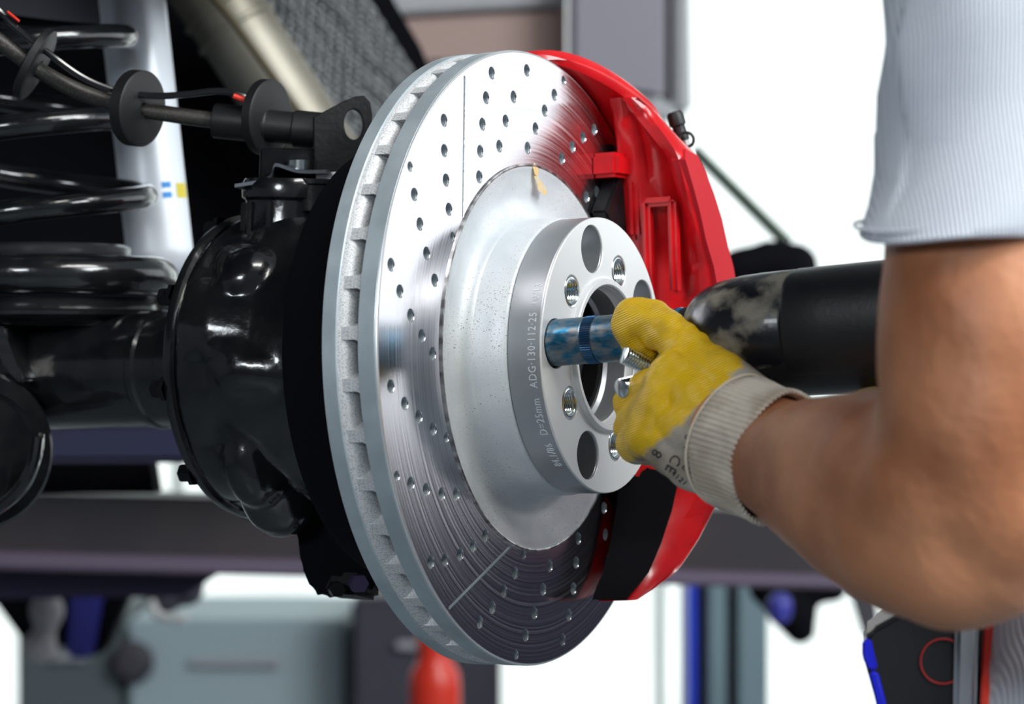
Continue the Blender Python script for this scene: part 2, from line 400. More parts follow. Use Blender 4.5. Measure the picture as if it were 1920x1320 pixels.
M['coldk'] = mat('dark_column_recess', (0.05, 0.045, 0.06), 0.6)
M['cab'] = mat('grey_green_cabinet', (0.36, 0.46, 0.50), 0.6)
M['dimcab'] = mat('dim_green_cabinet', (0.10, 0.125, 0.14), 0.6)
M['darkcab'] = mat('charcoal_cabinet', (0.05, 0.05, 0.07), 0.6)
M['rust'] = mat('rose_brown_panel', (0.42, 0.30, 0.27), 0.6)
M['greyv'] = mat('violet_grey_panel', (0.27, 0.26, 0.31), 0.5)
M['greyl'] = mat('light_grey_panel', (0.42, 0.43, 0.46), 0.5)
M['redc'] = mat('bright_red_plastic', (0.75, 0.04, 0.02), 0.35)
M['green'] = mat('dark_green_metal', (0.02, 0.05, 0.03), 0.4)
M['white'] = mat('white_paint', (0.8, 0.8, 0.8), 0.5)

# ================================================================== SETTING
def struct(name, c, d, m, bev=0.0, label=None):
    o = fin(name, box_bm(c, d, bev), m, smooth=False)
    return tag(o, label=label, kind='structure')
struct('floor', (0, 1.75, -0.05), (10, 9.5, 0.1), M['floor'])
struct('ceiling', (0, 1.75, 4.25), (10, 9.5, 0.1), M['ceil'])
struct('wall_left', (-5.05, 1.75, 2.1), (0.1, 9.5, 4.2), M['dimwall'])
struct('wall_front', (0, -3.05, 2.1), (10, 0.1, 4.2), M['dimwall'])
# back wall with a glazed door front
bw = empty('wall_back', None, None, loc=(0, 6.5, 0)); bw['kind'] = 'structure'
for c, d in (((-3.6, 6.55, 2.1), (2.8, .1, 4.2)), ((4.0, 6.55, 2.1), (2.0, .1, 4.2)), ((.4, 6.55, 4.0), (5.2, .1, .4))):
    finw('wall_panel', box_bm(c, d), M['wall'], bw, smooth=False)
for i in range(4):
    for j in range(3):
        finw('glazing_pane', box_bm((-2.2 + 1.3 * (i + .5), 6.55, 3.8 / 3 * (j + .5)), (1.27, 0.02, 3.8 / 3 - .03)), M['frost'], bw, smooth=False)
for i in range(5): finw('glazing_bar', box_bm((-2.2 + 1.3 * i, 6.54, 1.9), (.03, 0.05, 3.8)), M['mull'], bw, smooth=False)
for j in range(1, 3): finw('glazing_rail', box_bm((.4, 6.54, 3.8 / 3 * j), (5.2, 0.05, .03)), M['mull'], bw, smooth=False)
# right wall: dark navy panelling below, glazed band above
rw = empty('wall_right', None, None, loc=(5.0, 1.75, 0)); rw['kind'] = 'structure'
finw('wall_panel', box_bm((5.05, 1.75, .70), (.1, 9.5, 1.40)), M['navy'], rw, smooth=False)
finw('wall_panel', box_bm((5.05, 1.75, 3.95), (.1, 9.5, .5)), M['wall'], rw, smooth=False)
for i in range(6):
    y = -3 + 9.5 / 6 * (i + .5)
    finw('glazing_pane', box_bm((5.05, y, 2.53), (.02, 9.5 / 6 - .05, 2.3)), M['frost2'], rw, smooth=False)
    finw('glazing_bar', box_bm((5.04, y + 9.5 / 12, 2.53), (.06, .05, 2.34)), M['mull'], rw, smooth=False)

# ================================================================== BRAKE ROTOR
rot = empty('brake_rotor', 'large ventilated cross-drilled brake disc of bare steel facing the mechanic', 'brake disc', HUB)
HOLES = [(155.7,-175.6),(169.2,-171.8),(121.2,-168.6),(181.7,-168.3),(133.9,-164.6),(147.4,-160.2),(160.7,-156.2),(173.9,-152.4),
 (126.1,-145.9),(139.0,-141.9),(152.0,-138.1),(165.5,-134.0),(177.5,-130.3),(130.3,-126.9),(143.5,-122.6),(156.8,-118.2),(170.1,-114.2),
 (122.5,-111.8),(182.0,-110.9),(134.8,-107.3),(148.0,-102.8),(161.5,-99.0),(174.6,-95.1),(127.0,-88.9),(139.3,-84.9),(152.3,-81.0),
 (165.7,-77.1),(177.9,-73.2),(130.3,-70.2),(143.7,-65.7),(156.9,-61.3),(169.8,-57.3),(122.3,-55.2),(181.8,-53.9),(134.6,-50.6),
 (147.5,-46.2),(160.4,-42.1),(173.4,-38.1),(125.7,-32.1),(137.9,-28.0),(151.0,-23.9),(164.0,-19.9),(133.0,-17.9),(176.3,-15.8),
 (146.0,-12.7),(159.3,-7.6),(128.2,-2.0),(175.9,-0.9),(141.2,2.7),(154.4,7.3),(167.7,11.5),(180.8,15.0),(131.7,18.3),
 (145.0,23.0),(158.3,27.2),(171.8,31.1),(131.2,137.7),(145.2,142.0),(159.9,145.5),(173.1,149.5),(124.5,156.4),(137.1,160.3),
 (150.8,164.1),(164.5,168.0),(177.0,172.0),(128.7,175.6),(142.0,179.9)]
for r0, a0 in ((127, 36), (123, 56), (130, 75), (126, 95), (123, 116)):
    for k in range(5): 
        if r0 + 13 * k < 183: HOLES.append((r0 + 13 * k, a0 + 4.2 * k))
def pol(r, a): return (r / 1000 * math.sin(R(a)), r / 1000 * math.cos(R(a)))
hl = []
for r, a in HOLES:
    x, y = pol(r, a); hr = 0.0028 if (r < 124 or r > 180) else 0.0037
    hl.append(circ(hr, 20, x, y, cw=True))
def slot(r1, a1, r2, a2, wd=0.0009):
    p = Vector(pol(r1, a1)); q = Vector(pol(r2, a2)); d = (q - p).normalized(); n = Vector((-d.y, d.x))
    pts = []
    for k in range(7): t = PI / 2 + PI * k / 6; pts.append(p + (d * math.cos(t) + n * math.sin(t)) * wd)
    for k in range(7): t = -PI / 2 + PI * k / 6; pts.append(q + (d * math.cos(t) + n * math.sin(t)) * wd)
    a = sum(pts[i].x * pts[(i + 1) % 14].y - pts[(i + 1) % 14].x * pts[i].y for i in range(14))
    return [(v.x, v.y) for v in (pts[::-1] if a > 0 else pts)]
sl = [slot(182.9, -26.5, 120.4, -46.8), slot(183.4, -141.0, 119.5, -160.6), slot(183, 92, 120, 72)]
RO = 0.1875
plate('friction_face', [circ(RO - .0012, 256), circ(.1172, 128, cw=True)] + hl + sl, -0.0008, 0.0, 0.0002, M['face'], rot)
plate('outer_friction_ring', [circ(RO, 256), circ(.1168, 128, cw=True)] + hl, -0.0125, -0.00075, 0.0004, M['rim'], rot)
plate('inner_friction_ring', [circ(RO, 256), circ(.105, 128, cw=True)], -0.0360, -0.0262, 0.0006, M['rim'], rot)
# cast lining seen through the cooling gap
fin('cast_inner_wall', lathe_bm([(.1868, -.0272), (.1866, -.0255), (.1850, -.0215), (.1805, -.0185), (.1760, -.0180)], 192), M['cast'], rot)
fin('cavity_wall', lathe_bm([(.1765, -.0182), (.1755, -.0180), (.13, -.0180)], 128), M['gap_shade'], rot)  # shade of the gap painted into the lining colour
fin('cavity_wall', lathe_bm([(.178, -.0126), (.13, -.0126), (.128, -.0180)], 128), M['gap_shade'], rot)
def vane_bm():
    bm = bmesh.new(); n = 9; L = []
    for i in range(n):
        k = i / (n - 1); r = .186 - .056 * k; a = R(-9 * k); th = .0026 + .0022 * (1 - k) * (1 - k) * 1.0
        if i == 0: th = .0036
        if i == 1: th = .0026
        row = []
        for z in (-.0257, -.0235, -.0152, -.0120):
            t2 = th + (.0016 if z in (-.0257, -.0120) else 0)
            for sgn in (1, -1):
                x = r * math.cos(a); y = r * math.sin(a)
                row.append(bm.verts.new((x - math.sin(a) * t2 * sgn, y + math.cos(a) * t2 * sgn, z)))
        L.append(row)
    for A, B in zip(L[:-1], L[1:]):
        for j in range(3):
            bm.faces.new((A[2 * j], A[2 * j + 2], B[2 * j + 2], B[2 * j]))
            bm.faces.new((A[2 * j + 1], B[2 * j + 1], B[2 * j + 3], A[2 * j + 3]))
    for E_ in (L[0], L[-1]):
        for j in range(3): bm.faces.new((E_[2 * j], E_[2 * j + 1], E_[2 * j + 3], E_[2 * j + 2]))
    return bm
fin('edge_chamfer', lathe_bm([(RO + .00005, -.0018), (RO - .0004, -.0003), (RO - .0013, .00005)], 256), M['steelb'], rot, label='bright chamfered edge')
v0 = fin('cooling_vane', vane_bm(), M['cast'], rot, sharp=50)
NV = 41
v0.data.materials.append(M['gap_shade'])
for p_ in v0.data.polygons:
    if math.hypot(p_.center.x, p_.center.y) < .1775: p_.material_index = 1  # inner vane faces get the same painted shade
for i in range(1, NV):
    v = v0.copy(); COL.objects.link(v); v.rotation_euler = (0, 0, 2 * PI * i / NV)
v0.rotation_euler = (0, 0, 0)
hatp = [(.1182, -.0005), (.1182, .0007), (.1165, .0007), (.1150, -.0004), (.110, -.0020), (.1040, -.0042), (.0990, -.0062), (.0945, -.0066), (.0905, -.0056),
        (.0878, -.0034), (.0862, -.0006), (.0856, .0014), (.0852, .0017), (.0849, .0021), (.0846, .0120), (.0843, .0226), (.0832, .0238), (.0815, .0240), (.060, .0240), (.045, .0240), (.045, -.014), (.1, -.014)]
fin('disc_hat', lathe_bm(hatp, 160), M['hat'], rot, sharp=50)
fin('machined_lip', lathe_bm([(.1186, .0000), (.1186, .0010), (.1178, .0012), (.1170, .0010)], 160), M['edge'], rot)
# splash of ochre marking paint on the disc hat
bm = bmesh.new()
for (r, a, rr) in ((115, 2, 3.2), (112, 2.5, 2.6), (109, 4, 2.2), (106, 5.5, 3.6), (104.5, 8.5, 3.0), (117, 1, 2.4)):
    x, y = pol(r, a)
    bmesh.ops.create_circle(bm, cap_ends=True, segments=14, radius=rr / 1000, matrix=Matrix.Translation((x, y, .00042 + .00008 * random.random() + (.0006 if r > 114 else 0))))
fin('paint_mark', bm, M['ochre'], rot, label='ochre yellow paint mark')

# ================================================================== WHEEL SPACER
spc = empty('wheel_spacer', 'silver aluminium wheel spacer ring bolted on the front of the brake disc', 'wheel spacer', HUB)
T0, T1, RS = .0243, .0465, .0833
big = [pol(65, -12 + 72 * k) for k in range(5)]; thr = [pol(56, -48 + 72 * k) for k in range(5)]
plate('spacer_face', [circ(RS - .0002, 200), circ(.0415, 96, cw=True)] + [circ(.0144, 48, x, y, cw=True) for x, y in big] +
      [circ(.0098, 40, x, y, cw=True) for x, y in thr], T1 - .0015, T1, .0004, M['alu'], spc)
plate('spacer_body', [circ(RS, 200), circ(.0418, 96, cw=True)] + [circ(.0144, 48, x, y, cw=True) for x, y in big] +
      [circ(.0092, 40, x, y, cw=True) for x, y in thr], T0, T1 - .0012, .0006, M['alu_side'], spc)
fin('centring_lip', lathe_bm([(.0480, T1 - .0002), (.0478, T1 + .0004), (.0466, T1 + .0006), (.0460, T1 + .0030), (.0452, T1 + .0036), (.0428, T1 + .0036), (.0420, T1 + .0028), (.0416, T1 - .004), (.0405, T1 - .006)], 128), M['alu'], spc)
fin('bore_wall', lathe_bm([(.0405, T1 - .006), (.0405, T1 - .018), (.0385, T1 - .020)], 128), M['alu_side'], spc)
def insert_bm():
    pr = [(.0092, T0 + .003), (.0098, T1 - .0008), (.0094, T1 - .0001), (.0080, T1 + .0001), (.0074, T1 - .0008)]
    z = T1 - .0012
    while z > T1 - .018:
        pr += [(.0062, z), (.0070, z - .00075)]; z -= .0015
    pr += [(.0062, T0 + .002)]
    return lathe_bm(pr, 40)
for k, (x, y) in enumerate(thr):
    if k == 0: i0 = fin('threaded_insert', insert_bm(), M['zinc'], spc, sharp=60, label='bright threaded steel insert'); o = i0
    else: o = i0.copy(); COL.objects.link(o)
    o.location = (x, y, 0)
# stamped text around the rim
def text_mesh(txt, size, ext=0.0):
    cu = bpy.data.curves.new('t', 'FONT'); cu.body = txt; cu.size = size; cu.extrude = ext; cu.space_character = 1.12; cu.resolution_u = 2
    o = bpy.data.objects.new('t', cu); COL.objects.link(o)
    dg = bpy.context.evaluated_depsgraph_get(); me = bpy.data.meshes.new_from_object(o.evaluated_get(dg))
    bpy.data.objects.remove(o); bpy.data.curves.remove(cu)
    return me
me = text_mesh('84.1/86   D=25mm   ADG·130·112·25  10/13', .0072, .00014)
xs = [v.co.x for v in me.vertices]; x0, x1 = min(xs), max(xs)
A0, A1 = -141, -60
for v in me.vertices:
    a = R(A0 + (A1 - A0) * (v.co.x - x0) / (x1 - x0)); rr = RS + .00008 + v.co.z
    z = T1 - .0040 - v.co.y
    v.co = (rr * math.sin(a), rr * math.cos(a), z)
bm = bmesh.new(); bm.from_mesh(me); fin('stamped_lettering', bm, M['mark'], spc, smooth=False, label='stamped size lettering round the rim')

# ================================================================== WHEEL HUB (behind the bore)
hub = empty('wheel_hub', 'black wheel hub with grease cap seen through the bore of the silver spacer', 'wheel hub', HUB)
fin('hub_barrel', lathe_bm([(.0383, -.02), (.0383, .0250), (.0370, .0258), (.0345, .0250), (.0345, .0120), (.030, .006), (0, .006)], 64), mat('dull_black_hub', (.004, .004, .005), .7, spec=.15), hub)
fin('grease_cap', lathe_bm([(.022, .004), (.022, .016), (.021, .020), (.017, .0235), (.010, .0258), (0, .0265)], 48), M['steel'] if False else mat('dark_grey_cap', (.05, .05, .06), .3, .6), hub, label='dark grey domed grease cap')

# ================================================================== BRAKE CALIPER
cal = empty('brake_caliper', 'gloss red fixed brake caliper clamped over the rear edge of the brake disc', 'brake caliper', HUB)
# sections at heights u; each is a closed loop in (s, t): inner edge, outboard face, outer corner, bridge, inboard half, disc channel
def cal_section(u, si, tf, sc, tc_, out, sb, tb):
    ch = math.sqrt(max(.1905 ** 2 - u * u, .0001))
    return u
def loft(rows, m, name, parent, closed=True, sharp=38, sub=True):
    bm = bmesh.new(); L = []
    for row in rows: L.append([bm.verts.new(p) for p in row])
    n = len(rows[0])
    for A, B in zip(L[:-1], L[1:]):
        for i in range(n): bm.faces.new((A[i], A[(i + 1) % n], B[(i + 1) % n], B[i]))
    bm.faces.new(L[0]); bm.faces.new(L[-1][::-1])
    bmesh.ops.recalc_face_normals(bm, faces=bm.faces)
    return bm
def interp(tab, u):
    for (u0, *a), (u1, *b) in zip(tab[:-1], tab[1:]):
        if (u0 - u) * (u1 - u) <= 0:
            k = (u - u0) / (u1 - u0) if u1 != u0 else 0
            return [x + (y - x) * k for x, y in zip(a, b)]
    return list(tab[0][1:]) if abs(u - tab[0][0]) < abs(u - tab[-1][0]) else list(tab[-1][1:])
# outboard half, mm: u: inner s, t near disc | ridge 1 s,t | valley s,t | plate inner s,t | plate outer s,t | back outer s
OB = [ # u      sA   tA    s1   t1   s2   t2    sB   tB    sC   tC    sD
 ( 166,        86, 12,   88, 18,  90, 23,   92, 27,   96, 28,  100),
 ( 156,        94, 10,   97, 20,   98, 29,   98, 35,  110, 36,  120),
 ( 142,       100,  9,  101, 22,  101, 35,   96, 47,  116, 46,  142),
 ( 128,       104,  8,  105, 23,  106, 38,   92, 58,  119, 59,  160),
 ( 105,       106,  9,  108, 24,  114, 38,   98, 61,  130, 62,  178),
 (  90,       107,  9,  109, 25,  118, 38,  107, 61,  143, 62,  188),
 (  73,       109,  9,  112, 26,  122, 38,  115, 61,  150, 62,  195),
 (  58,       110,  9,  113, 26,  125, 38,  126, 61,  160, 62,  200),
 (  30,       112,  9,  115, 26,  128, 37,  138, 61,  172, 62,  204),
 (   0,       113,  9,  116, 26,  130, 37,  142, 61,  176, 62,  205),
 ( -40,       111,  9,  114, 26,  126, 37,  138, 61,  170, 62,  202),
 ( -75,       104,  8,  108, 24,  116, 37,  122, 58,  154, 60,  190),
 (-100,        96,  8,  100, 22,  104, 36,  102, 44,  138, 56,  172),
 (-120,        86,  8,   89, 18,   92, 26,   92, 33,  126, 49,  150),
 (-138,        74,  8,   77, 14,   80, 20,   82, 24,  112, 41,  130),
 (-148,        62,  8,   64, 11,   67, 14,   72, 18,   94, 33,  108),
 (-154,        56,  9,   57, 13,   59, 18,   62, 26,   72, 30,   80)]
rows = []
for k in range(65):
    u = 166 - (166 + 154) * k / 64
    sA, tA, s1, t1, s2, t2, sB, tB, sC, tC, sD = interp(OB, u)
    
    wob = 1.5 * math.sin(u * .075 + 0.6)
    pts = [(sA, tA + 3), (sA + 2, tA), ((sA + sD) / 2, tA), (sD, tA), (sD + 2, tA + 8), (sD + 1, (tA + tC) / 2), (sC + 4, tC - 4), (sC, tC), (sC - 3, tC + .8), ((sB + sC) / 2, tB + 2.2),
           (sB + 3, tB + 1.0), (sB, tB - 1.5), (sB + (s2 - sB) * .15, tB - 6), (sB + (s2 - sB) * .4 + wob, tB - 11), (s2 + 6, t2 + 5 ), (s2 + 1, t2 + 1), (s2 - 1, t2 - 3), (s1 + 5, t1 + 4), (s1 + 1, t1 + 1), (s1, t1 - 3), (sA + 1, tA + 8)]
    kb = max(0, min(1, (-u - 55) / 45)); kb = kb * kb * (3 - 2 * kb)
    if kb > 0:
        q = []
        for i_, (s_, t_) in enumerate(pts):
            if i_ >= 10:
                f_ = (i_ - 9) / 12; ls = sC - 3 + (sA - sC + 3) * f_; lt = tC + .8 + (tA + 3 - tC) * f_ + 5 * math.sin(PI * f_)
                s_ += (ls - s_) * kb; t_ += (lt - t_) * kb
            q.append((s_, t_))
        pts = q
    rows.append([(s_ / 1000, u / 1000, t_ / 1000) for s_, t_ in pts])
o = fin('outer_caliper_half', loft(rows, None, '', None), M['red'], cal, sharp=60)
# logo plate (plain) raised on the outboard face
pl = [(93, 124), (100, 131), (114, 128), (123, 118), (132, 104), (144, 88), (153, 70), (161, 57), (172, 25), (176, 0), (170, -38), (154, -68), (146, -72), (128, -68), (139, -38), (143, 0), (139, 28), (128, 57), (117, 73), (109, 90), (100, 105)]
def zt(s_, u_):  # face height
    v = interp(OB, u_); return v[7] + 1.6
bm = bmesh.new()
top = [bm.verts.new((s_ / 1000, u_ / 1000, (zt(s_, u_) + 1.6) / 1000)) for s_, u_ in pl]
bot = [bm.verts.new((s_ / 1000, u_ / 1000, (zt(s_, u_) - 8) / 1000)) for s_, u_ in pl]
bm.faces.new(top); bm.faces.new(bot[::-1])
for i in range(len(pl)): bm.faces.new((top[i], top[(i + 1) % len(pl)], bot[(i + 1) % len(pl)], bot[i]))
bmesh.ops.triangulate(bm, faces=[f for f in bm.faces if len(f.verts) > 4])
fin('badge_plate', bm, M['red_flat'], cal, sharp=30, label='flat satin red face plate')
# bridge over the disc rim and inboard half: sections around the axle
def arc_sec(a0, a1, n, ri, ro, t0, t1_, bev=.003, tp=(.08, .08), t1f=None):
    rows = []
    for k in range(n + 1):
        f = k / n; a = R(a0 + (a1 - a0) * f)
        e = min(1, f / tp[0], (1 - f) / tp[1]); e = math.sqrt(max(0, 1 - (1 - e) ** 2)) * .75 + .25
        r2 = ri + (ro - ri) * e; t1 = t1f(f) if t1f else t1_
        sec = [(ri, t0 + bev), (ri, t1 - bev), (ri + bev, t1), (r2 - bev * 2, t1), (r2, t1 - bev * 2), (r2, t0 + bev * 2), (r2 - bev * 2, t0), (ri + bev, t0)]
        rows.append([(r * math.sin(a), r * math.cos(a), t) for r, t in sec])
    return loft(rows, None, '', None)
fin('bridge', arc_sec(10, 66, 48, .1905, .2050, -.062, .030, .0035, (.40, .08), lambda f: -.012 + .044 * min(1, f / .45) ** .7), M['red'], cal, sharp=45)
fin('bridge', arc_sec(72, 104, 16, .1905, .2090, -.062, .045), M['red'], cal, sharp=45)
fin('bridge', arc_sec(114, 138, 16, .1905, .2040, -.062, .022, .003, (.1, .4)), M['red'], cal, sharp=45)
fin('inner_caliper_half', arc_sec(13, 137, 60, .118, .2045, -.095, -.046, .006, (.2, .2)), M['red'], cal, sharp=45)
# pad hook (the red tab) and the pads
fin('pad_hook', box_bm((.100, .1235, .0075), (.030, .016, .019), .0025), M['red'], cal)
fin('pad_hook', box_bm((.1100, .0960, .0175), (.012, .040, .008), .003), M['red'], cal)
fin('side_rib', box_bm((.1065, .0700, .0280), (.010, .062, .006), .0025), M['red'], cal)
fin('side_rib', box_bm((.1065, .0990, .0370), (.010, .006, .022), .0025), M['red'], cal)
fin('side_rib', box_bm((.1085, .0700, .0455), (.010, .062, .006), .0025), M['red'], cal)
def pad(t0, t1, name):
    pts = [(.1195, 48), (.122, 40)] 
    poly = []
    for a in range(40, 135, 5): poly.append((.121 * math.sin(R(a)), .121 * math.cos(R(a))))
    for a in range(130, 39, -5): poly.append((.184 * math.sin(R(a)), .184 * math.cos(R(a))))
    return fin(name, prism_bm(poly, t0, t1, .0015), M['satin'], cal, label='black brake pad')
pad(.0006, .0120, 'brake_pad'); pad(-.0480, -.0366, 'brake_pad')
fin('pad_spring', box_bm((.103, .100, .0055), (.010, .052, .012), .002), mat('dark_pad_clip', (.035, .035, .04), .45), cal)
rows = []  # added black skin: stands for shade on the caliper's lower hub-facing side
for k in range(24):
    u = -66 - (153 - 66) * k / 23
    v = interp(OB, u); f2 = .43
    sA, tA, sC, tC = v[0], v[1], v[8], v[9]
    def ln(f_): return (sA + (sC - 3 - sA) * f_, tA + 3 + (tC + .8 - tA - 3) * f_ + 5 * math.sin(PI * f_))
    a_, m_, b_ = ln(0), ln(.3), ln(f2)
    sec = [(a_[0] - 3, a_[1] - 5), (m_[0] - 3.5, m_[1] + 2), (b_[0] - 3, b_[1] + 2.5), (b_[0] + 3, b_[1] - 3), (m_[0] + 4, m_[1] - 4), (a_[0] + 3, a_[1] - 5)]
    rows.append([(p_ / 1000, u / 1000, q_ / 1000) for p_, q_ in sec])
fin('shade_skin', loft(rows, None, '', None), M['matte'], cal, sharp=60, label='matte black skin standing for shade on the lower caliper')
# bleed screw with rubber cap and its fitting, upper right
def at_hub(px, py, Y):
    p = HUB.inverted() @ P(px, py, Y); return p
bs = HUB.inverted().to_3x3() @ Vector((-.35, -.1, .95))
b0 = P(1283, 275, 1.60)
bd = Vector((-.30, -.1, 1)).normalized()
finw('bleed_screw', lathe_bm([(0, -.012), (.0045, -.012), (.0045, .004), (.0030, .005), (.0030, .010), (0, .010)], 6, mat=frame(b0, bd)), M['steel'], cal, smooth=False)
finw('bleed_cap', lathe_bm([(0, .004), (.0048, .004), (.0052, .008), (.0044, .010), (.0044, .014), (.0056, .015), (.0056, .022), (.0044, .024), (0, .024)], 24, mat=frame(b0, bd)), M['rubber'], cal)
ring = [P(1287, 262, 1.59) + Vector((math.cos(t), 0, math.sin(t))) * .0048 for t in [2 * PI * i / 20 for i in range(21)]]
finw('cap_strap', tube_bm(ring, .0011, 8), M['rubber'], cal)
finw('fluid_fitting', box_bm((0, 0, 0), (.011, .012, .016), .002, mat=frame(b0 + Vector((.002, 0, -.009)), bd)), M['white'], cal, label='bare silvery boss under the bleed screw')

# ================================================================== SOCKET, WRENCH
w0 = HUB @ Vector((pol(65, -84)[0], pol(65, -84)[1], .0335))
wd = (HA + HU * .038).normalized()
WM = frame(w0, wd)
so = empty('impact_socket', 'blue scuffed impact socket pushed into a hole of the silver spacer', 'socket', WM)
rs_ = .0136
fin('socket_barrel', lathe_bm([(.0095, .0), (.0125, 0), (rs_, .0012), (rs_, .0340), (rs_ - .0004, .0345), (rs_ - .0004, .0415), (rs_, .042), (rs_, .0735), (rs_ - .0012, .075), (.0085, .075), (.0085, .03), (.0095, .02)], 64), M['socket'], so)
bm = bmesh.new(); N = 64
ra = []
for z in (.0348, .0412):
    ra.append([bm.verts.new(((rs_ + (.00030 if i % 2 else -.00045)) * math.cos(PI * i / N), (rs_ + (.00030 if i % 2 else -.00045)) * math.sin(PI * i / N), z)) for i in range(2 * N)])
for i in range(2 * N): bm.faces.new((ra[0][i], ra[0][(i + 1) % (2 * N)], ra[1][(i + 1) % (2 * N)], ra[1][i]))
fin('knurled_band', bm, M['knurl'], so, smooth=False, label='finely knurled band')

wr = empty('impact_wrench', 'scuffed black cordless impact wrench held behind the forearm', 'impact wrench', WM)
fin('drive_shaft', lathe_bm([(0, .072), (.0080, .072), (.0080, .096), (0, .096)], 24), M['steel'], wr)
fin('drive_ring', lathe_bm([(.0081, .0800), (.0125, .0800), (.0138, .0815), (.0138, .0840), (.0118, .0862), (.0112, .0880), (.0128, .0893), (.0142, .0905), (.0145, .0940), (.0130, .0955), (.0081, .0955)], 48), M['blue'], wr, sharp=60, label='bright blue collar')
fin('rubber_collar', lathe_bm([(.0081, .0955), (.0140, .0955), (.0145, .0990), (.0135, .1010), (.0081, .1010)], 48), M['rubber'], wr)
OFF = Matrix.Translation((0, -.0035, 0))
prof = [(.008, .100), (.0165, .1005), (.0200, .1020), (.0245, .1065), (.0282, .1130), (.0308, .1215), (.0325, .1320), (.0332, .1450), (.0335, .1640), (.0330, .1650)]
fin('hammer_case', lathe_bm(prof, 72, mat=OFF), M['tool'], wr, sharp=50, label='paint-worn black hammer case')
# motor housing: squarish tube
def sq_ring(r, z, e=.55, n=48, oy=-.0035):
    out = []
    for i in range(n):
        t = 2 * PI * i / n; c, s_ = math.cos(t), math.sin(t)
        k = (abs(c) ** (2 / e) + abs(s_) ** (2 / e)) ** (-e / 2)
        k = 1 + (k - 1) * .35
        out.append((r * c * k, r * s_ * k + oy, z))
    return out
rows = [sq_ring(r, z) for r, z in ((.030, .1645), (.0330, .1655), (.0338, .1680), (.0340, .1900), (.0345, .2300), (.0345, .2800), (.0320, .2950), (.0240, .3010))]
fin('motor_housing', loft(rows, None, '', None), M['toolb'], wr, sharp=50)
fin('belly_cover', loft([sq_ring(r, z, oy=-.0105) for r, z in ((.012, .1180), (.020, .1230), (.0275, .1350), (.0295, .1650), (.0305, .24), (.026, .27))], None, '', None), M['toolb'], wr, sharp=50)
# grip and battery
g0 = WM @ Vector((0, -.02, .235))
g1 = P(1745, 1165, 1.27)
finw('grip', tube_bm(smooth_path([g0, g0.lerp(g1, .35) + HA * .006, g0.lerp(g1, .7) + HA * .004, g1], 6), lambda f: .022 + .003 * math.sin(f * 6), 20), M['toolb'], wr)
BM_ = Matrix(((HA.x, HS.x, 0, g1.x), (HA.y, HS.y, 0, g1.y), (0, 0, 1, g1.z), (0, 0, 0, 1)))
def qpoly(pts, Y, th, bev):
    bm = bmesh.new(); a = [bm.verts.new(P(u, v, Y)) for u, v in pts]; b = [bm.verts.new(P(u, v, Y) + Vector((.01, th, 0))) for u, v in pts]
    bm.faces.new(a); bm.faces.new(b[::-1]); n = len(pts)
    for i in range(n): bm.faces.new((a[i], a[(i + 1) % n], b[(i + 1) % n], b[i]))
    bmesh.ops.recalc_face_normals(bm, faces=bm.faces)
    if bev: bmesh.ops.bevel(bm, geom=list(bm.edges), offset=bev, segments=3, affect='EDGES')
    return bm
finw('battery_pack', qpoly([(1705, 1140), (1632, 1180), (1618, 1200), (1618, 1232), (1650, 1345), (1665, 1400), (1800, 1400), (1800, 1140)], 1.235, .065, .003), M['toolb'], wr)
finw('battery_cheek', qpoly([(1616, 1202), (1632, 1196), (1646, 1256), (1628, 1258), (1616, 1232)], 1.2335, .05, .0012), M['blue_glint'], wr, label='upper battery corner with painted blue reflection')
finw('battery_cheek', qpoly([(1628, 1260), (1646, 1259), (1668, 1345), (1648, 1345)], 1.2335, .05, .0012), M['blue_glint'], wr, label='lower battery corner with painted blue reflection')
bc = P(1768, 1240, 1.234)
ring = [bc + (Vector((1, 0, 0)) * math.cos(t) + Vector((0, 0, 1)) * math.sin(t)) * .0115 for t in [2 * PI * i / 32 for i in range(33)]]
finw('charge_button_ring', tube_bm(ring, .0005, 6), M['redp'], wr, label='dull red circle')
finw('battery_rail', qpoly([(1792, 1145), (1836, 1145), (1830, 1400), (1786, 1400)], 1.23, .075, .003), M['greyp'], wr, label='dark grey battery side')

# ================================================================== PERSON
per = empty('person', 'mechanic in white ribbed shirt and yellow gloves working on the brake disc', 'person', loc=(.55, 1.36, 0))
def C_(lst): return [(P(u, v, Y), r / 1000) for u, v, Y, r in lst]
# glove -------------------------------------------------------------
hand = [
 C_([(1410, 795, 1.290, 25), (1345, 725, 1.308, 20), (1300, 678, 1.322, 15), (1262, 632, 1.335, 12.6), (1222, 602, 1.345, 12.0), (1188, 596, 1.352, 11.6), (1181, 612, 1.354, 11.2), (1203, 655, 1.357, 9.6)]),
 C_([(1400, 825, 1.288, 25), (1320, 765, 1.302, 21), (1272, 715, 1.315, 14.5), (1214, 735, 1.345, 12), (1186, 758, 1.362, 11.2), (1205, 775, 1.385, 10), (1240, 765, 1.385, 9)]),
 C_([(1397, 850, 1.287, 25), (1310, 810, 1.300, 22), (1245, 770, 1.312, 14.5), (1200, 785, 1.345, 12), (1184, 800, 1.360, 11), (1205, 815, 1.382, 9.5), (1240, 800, 1.385, 9)]),
 C_([(1400, 872, 1.286, 22), (1310, 860, 1.298, 19), (1222, 815, 1.312, 13.5), (1192, 832, 1.345, 11.0), (1195, 842, 1.365, 9.5), (1225, 845, 1.380, 8.5)]),
 C_([(1400, 800, 1.30, 25), (1360, 740, 1.335, 17), (1300, 700, 1.375, 13), (1240, 672, 1.405, 11.5), (1200, 655, 1.412, 10)]),
 C_([(1262, 705, 1.312, 14), (1235, 760, 1.309, 13.5), (1215, 812, 1.310, 13)]),
]
